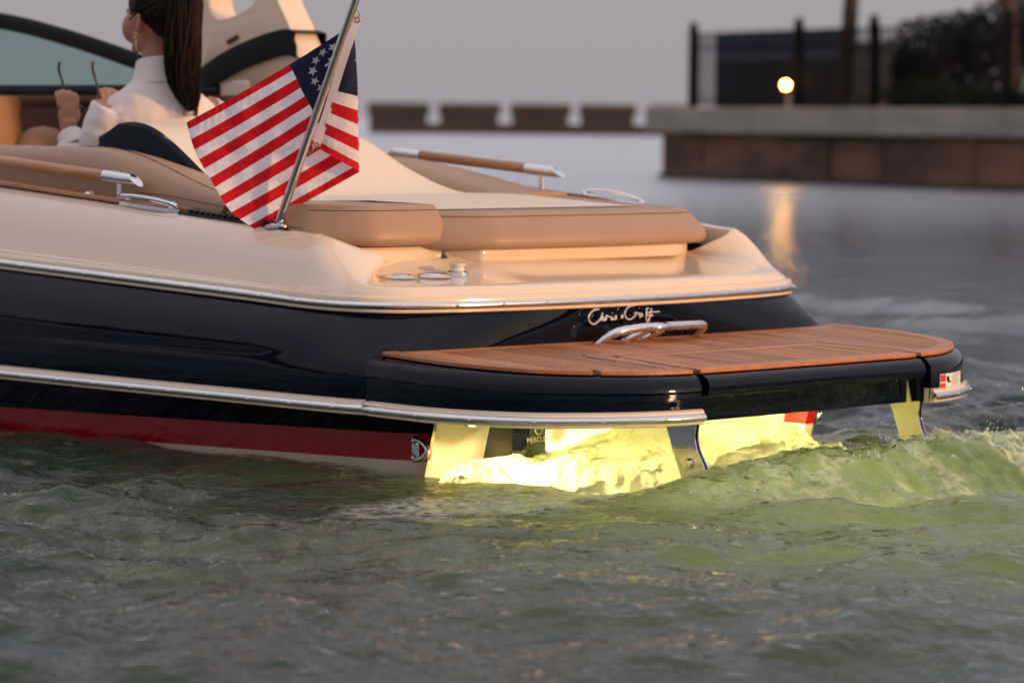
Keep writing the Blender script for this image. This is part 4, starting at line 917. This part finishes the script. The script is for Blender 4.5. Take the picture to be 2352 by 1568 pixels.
for k in range(260):
    a = random.uniform(0, 6.283); ph = random.uniform(0, 6.28); q = random.uniform(.72, 1.06); Lk_ = random.uniform(.82, 1.06); path = []; rsd = []
    n_ = 14
    for j in range(n_):
        t_ = j / (n_ - 1) * min(1, Lk_); idx = t_ * (len(pc) - 1); i0 = min(int(idx), len(pc) - 2); p = pc[i0].lerp(pc[i0 + 1], idx - i0); r = float(np.interp(t_, np.linspace(0, 1, len(pc)), prs)) * q
        aa = a + .5 * math.sin(3 * t_ + ph) * t_; ext = max(0, Lk_ - 1) * 1.6 * (j == n_ - 1)
        path.append(HP(p.x + r * math.cos(aa) + .012 * math.sin(6 * t_ + .4 * ph) * t_ + .004 * math.sin(13 * t_ + ph) * t_, p.y + r * math.sin(aa), p.z - ext * .1)); rsd.append(max(.0006, .0040 * SC * (1 - .75 * t_ ** 2)))
    pm.tube(path, rsd, 5)
for k in range(46):
    a = random.uniform(0, 6.283); path = []; o_ = random.uniform(1.05, 1.35); st0 = random.uniform(0, .5)
    for j in range(10):
        t_ = st0 + (1.08 - st0) * j / 9; tt_ = min(.999, t_); idx = tt_ * (len(pc) - 1); i0 = min(int(idx), len(pc) - 2); p = pc[i0].lerp(pc[i0 + 1], idx - i0); r = float(np.interp(tt_, np.linspace(0, 1, len(pc)), prs)) * lerp(.9, o_, j / 9) + .004 * j / 9
        aa = a + .7 * math.sin(4 * t_ + a); path.append(HP(p.x + r * math.cos(aa), p.y + r * math.sin(aa), p.z - max(0, t_ - 1) * .3))
    pm.tube(path, [.0022 * (1 - .7 * j / 9) for j in range(10)], 4)
pm.build("ponytail", hairm, person, angle=None)
hs_ = MB()
def capp(a, b_, k=1.0): return HP(math.sin(a) * math.cos(b_) * .088 * k, -.012 + math.sin(a) * math.sin(b_) * .111 * k, .022 + math.cos(a) * .114 * k)
ra, rb = 1.02, -math.pi / 2
for k in range(230):
    b0_ = random.uniform(-math.pi * 1.36, math.pi * .36); a0_ = random.uniform(1.0, 1.9) if math.sin(b0_) < .5 else random.uniform(.7, 1.2); path = []
    if not (math.sin(a0_) * math.sin(b0_) < .30): continue
    tb = -math.pi / 2
    for j in range(9):
        t_ = j / 8; path.append(capp(lerp(a0_, ra, t_ ** .8), lerp(b0_, tb, t_), 1.0 + .012 * random.random()))
    hs_.tube(path, [.0028] * 8 + [.0022], 5)
for k in range(26):
    b0_ = random.uniform(-math.pi, 0); p0 = capp(random.uniform(.9, 2.0), b0_, 1.0); dv_ = (p0 - HC).normalized(); hs_.tube([p0, p0 + dv_ * .012 - Vector((0, 0, .01)), p0 + dv_ * .018 - Vector((0, 0, .035))], [.0009, .0007, .0004], 4)
hs_.build("hair_strands", hairm, person, angle=None)
MB().tube(cr([T(-.125, -.098, .50), T(-.168, -.070, .46), T(-.225, -.030, .40), T(-.235, -.01, .33)], 5), .0022, 5).build("sleeve_seam", knit, person)
MB().tube([HP(-.006, -.106, .090), HP(-.010, -.120, .094)], .032, 14).build("hair_tie", hairm, person)
er = MB(); e0 = HP(-.080, -.008, -.052); er.tube([e0 + (hf * math.cos(a) * .008 + Vector((0, 0, math.sin(a) * .010)) - hx * .002) for a in [2 * math.pi * k / 14 for k in range(15)]], .0025, 6, cap=False)
ea = er.build("earring", M['gold'], person)
for k in range(4): MB().ball(e0 + Vector((0, 0, -.022 - .011 * k)), .0042 - .0005 * k, 8, 6).build("bead", M['pearl'], ea)
# sunglasses held up in her hands
sg = empty("sunglasses", tuple(T(-.10, .30, .56)), label="tortoiseshell sunglasses held up in both of the woman's hands", cat="sunglasses")
tort = mat("tortoiseshell", (.09, .045, .022), .2, var=((60, 60, 60), .8, (.015, .008, .005)))
zoff = Vector((0, 0, 1))
gA, gB = T(-.228, .265, .518), T(-.105, .30, .522)
def temple(g, dl): MB().tube(cr([g - zoff * .03, g + zoff * .07 - rt * .02, g + zoff * .125 - rt * .035, g + zoff * .155 - rt * .032], 5), [.0045] * 8 + [.0055] * 8, 8).build("temple", tort, sg)
temple(gA, 0); temple(gB, 0)
mid = (gA + gB) / 2 - zoff * .04
for s, c in ((-1, gA.lerp(gB, .24) - zoff * .035), (1, gA.lerp(gB, .78) - zoff * .035)):
    ax1 = (gB - gA).normalized(); ax2 = (tyf * .8 - zoff * .6).normalized()
    MB().tube([c + ax1 * .034 * math.cos(a) + ax2 * .026 * math.sin(a) for a in [2 * math.pi * k / 20 for k in range(21)]], .0042, 8, cap=False).build("rim", tort, sg)
    MB().add([c + ax1 * .033 * math.cos(a) + ax2 * .025 * math.sin(a) for a in [2 * math.pi * k / 20 for k in range(20)]], [tuple(range(20))]).build("lens", M['glossblack'], sg)
MB().tube([mid - ax1 * .012, mid + ax1 * .012], .004, 6).build("bridge", tort, sg)

# ------------------------------------------------------------------ seawall, fence, planting
PU, PN, P0 = Vector((-.305, -.952, 0)).normalized(), Vector((.952, -.305, 0)).normalized(), Vector((42.555, 37.22, 0))
def Q(u, w, z): return P0 + PU * u + PN * w + Vector((0, 0, z))
conc = mat("weathered_concrete", (.36, .29, .25), .85, var=((.6, .6, 2.2), .8, (.24, .19, .165)), bump=(6, .5, .02))
rust = mat("tide_stained_wall", (.20, .095, .045), .85, var=((.5, .5, 1.6), .9, (.045, .024, .014)), bump=(5, .6, .03))
dark = mat("wet_weed", (.018, .012, .008), .6)
def qprism(b, u0, u1, w0, w1, z0, z1):
    return b.add([Q(u, w, z) for u in (u0, u1) for w in (w0, w1) for z in (z0, z1)], [(0, 1, 3, 2), (4, 6, 7, 5), (0, 4, 5, 1), (2, 3, 7, 6), (0, 2, 6, 4), (1, 5, 7, 3)])
wall_ = empty("seawall", tuple(Q(0, 0, 0)), label="brown stained seawall with pale concrete cap beyond the stern", cat="seawall")
qprism(MB(), .25, 40, .35, 14, -1.2, .95).build("wall_core", rust, wall_, smooth=False)
u = .0; k = 0
while u < 26:
    L = 1.55 + .25 * math.sin(k * 2.1); o = qprism(MB(), u, u + L - .03, .0 + .03 * math.sin(k * 1.7), .4, -.9, .88 + .04 * math.sin(k * 1.3)).build("wall_panel", rust, wall_, smooth=False); bevel(o, .03, 2); u += L; k += 1
qprism(MB(), -.05, 40, -.07, .34, -.9, .09).build("weed_line", dark, wall_, smooth=False)
u = -.35; k = 0
while u < 30:
    L = 4.1; o = qprism(MB(), u, u + L - .02, -.22, 3.2, .93, 1.45).build("cap_block", conc, wall_, smooth=False); bevel(o, .04, 2); u += L; k += 1
qprism(MB(), -.3, 40, 3.2, 22, .9, 1.44).build("paving", conc, wall_, smooth=False)
blackm = mat("black_iron", (.006, .006, .007), .7, spec=.1)
fence = empty("fence", tuple(Q(1.1, .5, 1.45)), label="black iron picket fence along the top of the seawall", cat="fence")
WF = .55
def uo(px, w=WF): return 1.2 + (px - 1590) * .0145 - 1.64 * w
for px in (1590, 1862, 2040, 2330, 2600):
    u = uo(px); o = qprism(MB(), u - .075, u + .075, WF - .075, WF + .075, 1.45, 3.08).build("post", blackm, fence, smooth=False); MB().ball(Q(u, WF, 3.13), .09, 10, 6).build("finial", blackm, o)
for z in (2.95, 2.68, 1.60): qprism(MB(), uo(1590), uo(2700), WF - .018, WF + .018, z - .02, z + .02).build("rail", blackm, fence, smooth=False)
pk = None; u = uo(1590) + .12
while u < uo(2640):
    if pk is None: o = MB().box((0, 0, .72), (.0135, .0135, .74)).build("picket", blackm, fence, smooth=False); pk = o.data; fl = fence.location
    else: o = bpy.data.objects.new("picket", pk); link(o, fence)
    o.matrix_parent_inverse = Matrix.Translation(fence.location).inverted(); o.location = Q(u, WF, 1.5); u += .125
def cover(px0, px1, w, z0, z1, label, col, col2):
    t_ = empty("screen_panel", tuple(Q(uo(px0, w), w, z0)), label=label, cat="screen panel", group="dark screen panels behind the fence")
    u0, u1 = uo(px0, w), uo(px1, w); zs = lerp(z0, z1, .66)
    qprism(MB(), u0, u1, w, w + .08, z0, zs).build("lower_board", mat("dark_slate", (.014, .019, .026), .7), t_, smooth=False)
    nb = max(2, int((u1 - u0) / .28))
    for j in range(nb):
        a, b_ = lerp(u0, u1, j / nb), lerp(u0, u1, (j + 1) / nb); qprism(MB(), a + .01, b_ - .01, w + .01, w + .07, zs + .01, z1).build("upper_board", mat("slate_blue", (.030, .046, .085), .6), t_, smooth=False)
cover(1652, 1848, 1.3, 1.45, 3.02, "dark blue screen panel behind the lit dock lamp", 0, 0); cover(1872, 1982, 1.3, 1.45, 3.02, "narrower dark blue screen panel just left of the leaning palm trunk", 0, 0)
cb = empty("gate_pillar", tuple(Q(uo(2012, 1.2), 1.2, 1.45)), label="pale stone gate pillar right of the leaning palm trunk", cat="pillar")
qprism(MB(), uo(1988, 1.2), uo(2036, 1.2), 1.2, 1.8, 1.45, 2.62).build("shaft", conc, cb, smooth=False); qprism(MB(), uo(1982, 1.2), uo(2042, 1.2), 1.14, 1.86, 2.62, 2.70).build("coping", conc, cb, smooth=False)
# dock lamp
lp = Q(uo(1803, .2) + .5, .2, 1.45); dl = empty("dock_lamp", tuple(lp), label="small bright yellow dock lamp lit on top of the seawall", cat="lamp")
MB().tube([lp, lp + Vector((0, 0, .32))], .05, 10).build("stand", conc, dl); MB().tube([lp + Vector((0, 0, .30)), lp + Vector((0, 0, .36)) + PN * -.05], [.06, .10], 12).build("shade", blackm, dl)
bm_ = bpy.data.materials.new("lamp_bulb"); bm_.use_nodes = True; q_ = bm_.node_tree.nodes["Principled BSDF"]; q_.inputs['Emission Color'].default_value = (1, .42, .07, 1); q_.inputs['Emission Strength'].default_value = 75
MB().ball(lp + Vector((0, 0, .44)) - PN * .08, .07, 14, 10).build("bulb", bm_, dl)
pl_ = bpy.data.lights.new("dock_lamp_light", 'POINT'); pl_.energy = 5; pl_.color = (1, .6, .22); pl_.shadow_soft_size = .1; po_ = bpy.data.objects.new("dock_lamp_light", pl_); link(po_); po_.location = lp + Vector((0, 0, .46)) - PN * .3
# planting
leafm = mat("hedge_leaf", (.014, .030, .008), .7, spec=.15, var=((2, 2, 2), .9, (.030, .052, .012))); darkleaf = mat("dark_leaf", (.005, .012, .010), .7, spec=.15, var=((2, 2, 2), .9, (.010, .020, .018)))
bark = mat("palm_bark", (.085, .042, .030), .85, var=((3, 3, 9), .9, (.035, .020, .015)), bump=(14, .6, .03))
def leaves(vols, n, size, m, name, parent):
    b = MB()
    for _ in range(n):
        c, r = random.choice(vols); 
        while True:
            d = Vector((random.uniform(-1, 1), random.uniform(-1, 1), random.uniform(-1, 1)))
            if .25 < d.length < 1: break
        p = c + Vector((d.x * r[0], d.y * r[1], d.z * r[2])); a = Vector((random.gauss(0, 1), random.gauss(0, 1), random.gauss(0, 1))).normalized() * size * random.uniform(.6, 1.3); w_ = a.orthogonal() * .35
        b.add([p - a, p + w_, p + a, p - w_], [(0, 1, 2, 3)])
    return b.build(name, m, parent, smooth=False)
hd_ = empty("hedge", tuple(Q(uo(2240, .9), .9, 1.45)), label="low green hedge on the seawall at the right edge", cat="hedge")
leaves([(Q(uo(px, 1.0), 1.0, 1.62 + .10 * math.sin(px)), (.55, .55, .36)) for px in range(2120, 2640, 38)], 4200, .07, leafm, "foliage", hd_)
qprism(MB(), uo(2120, 1.0), uo(2640, 1.0), .85, 1.15, 1.44, 1.7).build("stems", darkleaf, hd_, smooth=False)
for nm_, lab_, vols, n_ in (("shrub", "tall dark shrub behind the fence beside the second palm trunk", [(Q(uo(px, 3), 3, z), (.75, .75, .62)) for px, z in ((2200, 2.1), (2200, 2.7), (2255, 2.2), (2255, 2.75), (2310, 2.2), (2310, 2.8), (2370, 2.4), (2370, 3.0), (2450, 2.6), (2460, 3.3), (2540, 2.7))], 6500),
                           ("shrub", "dark rounded shrub between the stone pillar and the tall shrub", [(Q(uo(px, 2.2), 2.2, z), (.5, .5, .5)) for px, z in ((2105, 1.9), (2110, 2.3), (2150, 2.2), (2150, 1.8))], 2400)):
    sh_ = empty(nm_, tuple(vols[0][0] * 1.0), label=lab_, cat="shrub"); sh_.location.z = 1.45
    leaves(vols, n_, .10, darkleaf, "foliage", sh_)
    tr_ = MB()
    for c, r in vols: tr_.tube([Vector((c.x, c.y, 1.44)), c], .04, 6)
    tr_.build("stem", bark, sh_)
def palm(px, w, lean, h, label):
    b0 = Q(uo(px, w), w, 1.44); t_ = empty("palm_tree", tuple(b0), label=label, cat="palm tree", group="palm trees on the seawall")
    top = b0 - PU * lean + Vector((0, 0, h)); pth = cr([b0, b0.lerp(top, .35) + PU * lean * .08, b0.lerp(top, .7) + PU * lean * .05, top], 6)
    MB().tube(pth, [lerp(.17, .12, i / (len(pth) - 1)) for i in range(len(pth))], 12).build("trunk", bark, t_)
    cm = MB()
    for k in range(22):
        a = 2 * math.pi * k / 22 + random.uniform(-.2, .2); dn = random.uniform(-.3, .9); prev = top; d = Vector((math.cos(a), math.sin(a), dn)); rib = [top]
        for j in range(8): d.z -= .16; rib.append(rib[-1] + d.normalized() * .30)
        for j in range(1, 9):
            ax = (rib[j] - rib[j - 1]).normalized(); sd2 = ax.cross(Vector((0, 0, 1))).normalized()
            for s in (-1, 1):
                for e_ in (0, .5):
                    o_ = rib[j - 1].lerp(rib[j], e_); l_ = .42 * math.sin(math.pi * min(.95, (j + .5) / 9)) + .08; cm.add([o_, o_ + ax * .05, o_ + sd2 * s * l_ + ax * .18 - Vector((0, 0, .12))], [(0, 1, 2)])
    cm.build("crown", leafm, t_, smooth=False)
palm(1978, .9, -.55, 5.2, "leaning palm trunk rising between the dark panels and the stone pillar"); palm(2348, 1.1, .55, 5.0, "palm trunk at the right edge above the hedge")
# breakwater piers
blkm = mat("breakwater_concrete", (.065, .046, .040), .9, var=((.5, .5, .9), .8, (.05, .032, .024)), bump=(1.5, .5, .05))
bd = (Vector((188.4, 166.5, 0)) - Vector((172.8, 182.7, 0))).normalized(); bn_ = Vector((-bd.y, bd.x, 0)); b0 = Vector((172.85, 182.75, 0)) + bn_ * 0
if bn_.dot(fh) < 0: bn_ = -bn_
def BQ(s, w, z): return b0 + bd * s + bn_ * w + Vector((0, 0, z))
sill = MB(); sill.add([BQ(s, w, z) for s in (-.1, 25) for w in (.3, 3.2) for z in (-1, .85)], [(0, 1, 3, 2), (4, 6, 7, 5), (0, 4, 5, 1), (2, 3, 7, 6), (0, 2, 6, 4), (1, 5, 7, 3)])
tag(bevel(sill.build("breakwater_sill", blkm, None, smooth=False), .1, 2), "low dark sill joining the far breakwater blocks at the waterline", "breakwater")
for s0, s1, lab_ in ((-.25, 4.7, "far breakwater block nearest the flag, leftmost of the row"), (5.45, 10.45, "far breakwater block second from the flag"), (11.2, 16.1, "far breakwater block third from the flag"), (16.8, 21.35, "far breakwater block last before the seawall"), (22.5, 26, "half hidden breakwater block touching the seawall's left end")):
    t_ = empty("breakwater_block", tuple(BQ((s0 + s1) / 2, 1.5, 0)), label=lab_, cat="breakwater", group="concrete blocks of the far breakwater")
    a = MB().add([BQ(s, w, z) for s in (s0, s1) for w in (0, 3.4) for z in (1.55, 2.45)], [(0, 1, 3, 2), (4, 6, 7, 5), (0, 4, 5, 1), (2, 3, 7, 6), (0, 2, 6, 4), (1, 5, 7, 3)]); bevel(a.build("head", blkm, t_, smooth=False), .1, 2)
    a = MB().add([BQ(s, w, z) for s, z in ((s0 + .2, -1), (s0 + .12, 1.54), (s1 - .3, -1), (s1 - .2, 1.54)) for w in (.25, 3.1)], [(0, 1, 3, 2), (4, 6, 7, 5), (0, 2, 6, 4), (1, 5, 7, 3), (2, 3, 7, 6), (0, 4, 5, 1)]); bevel(a.build("stem", blkm, t_, smooth=False), .08, 2)
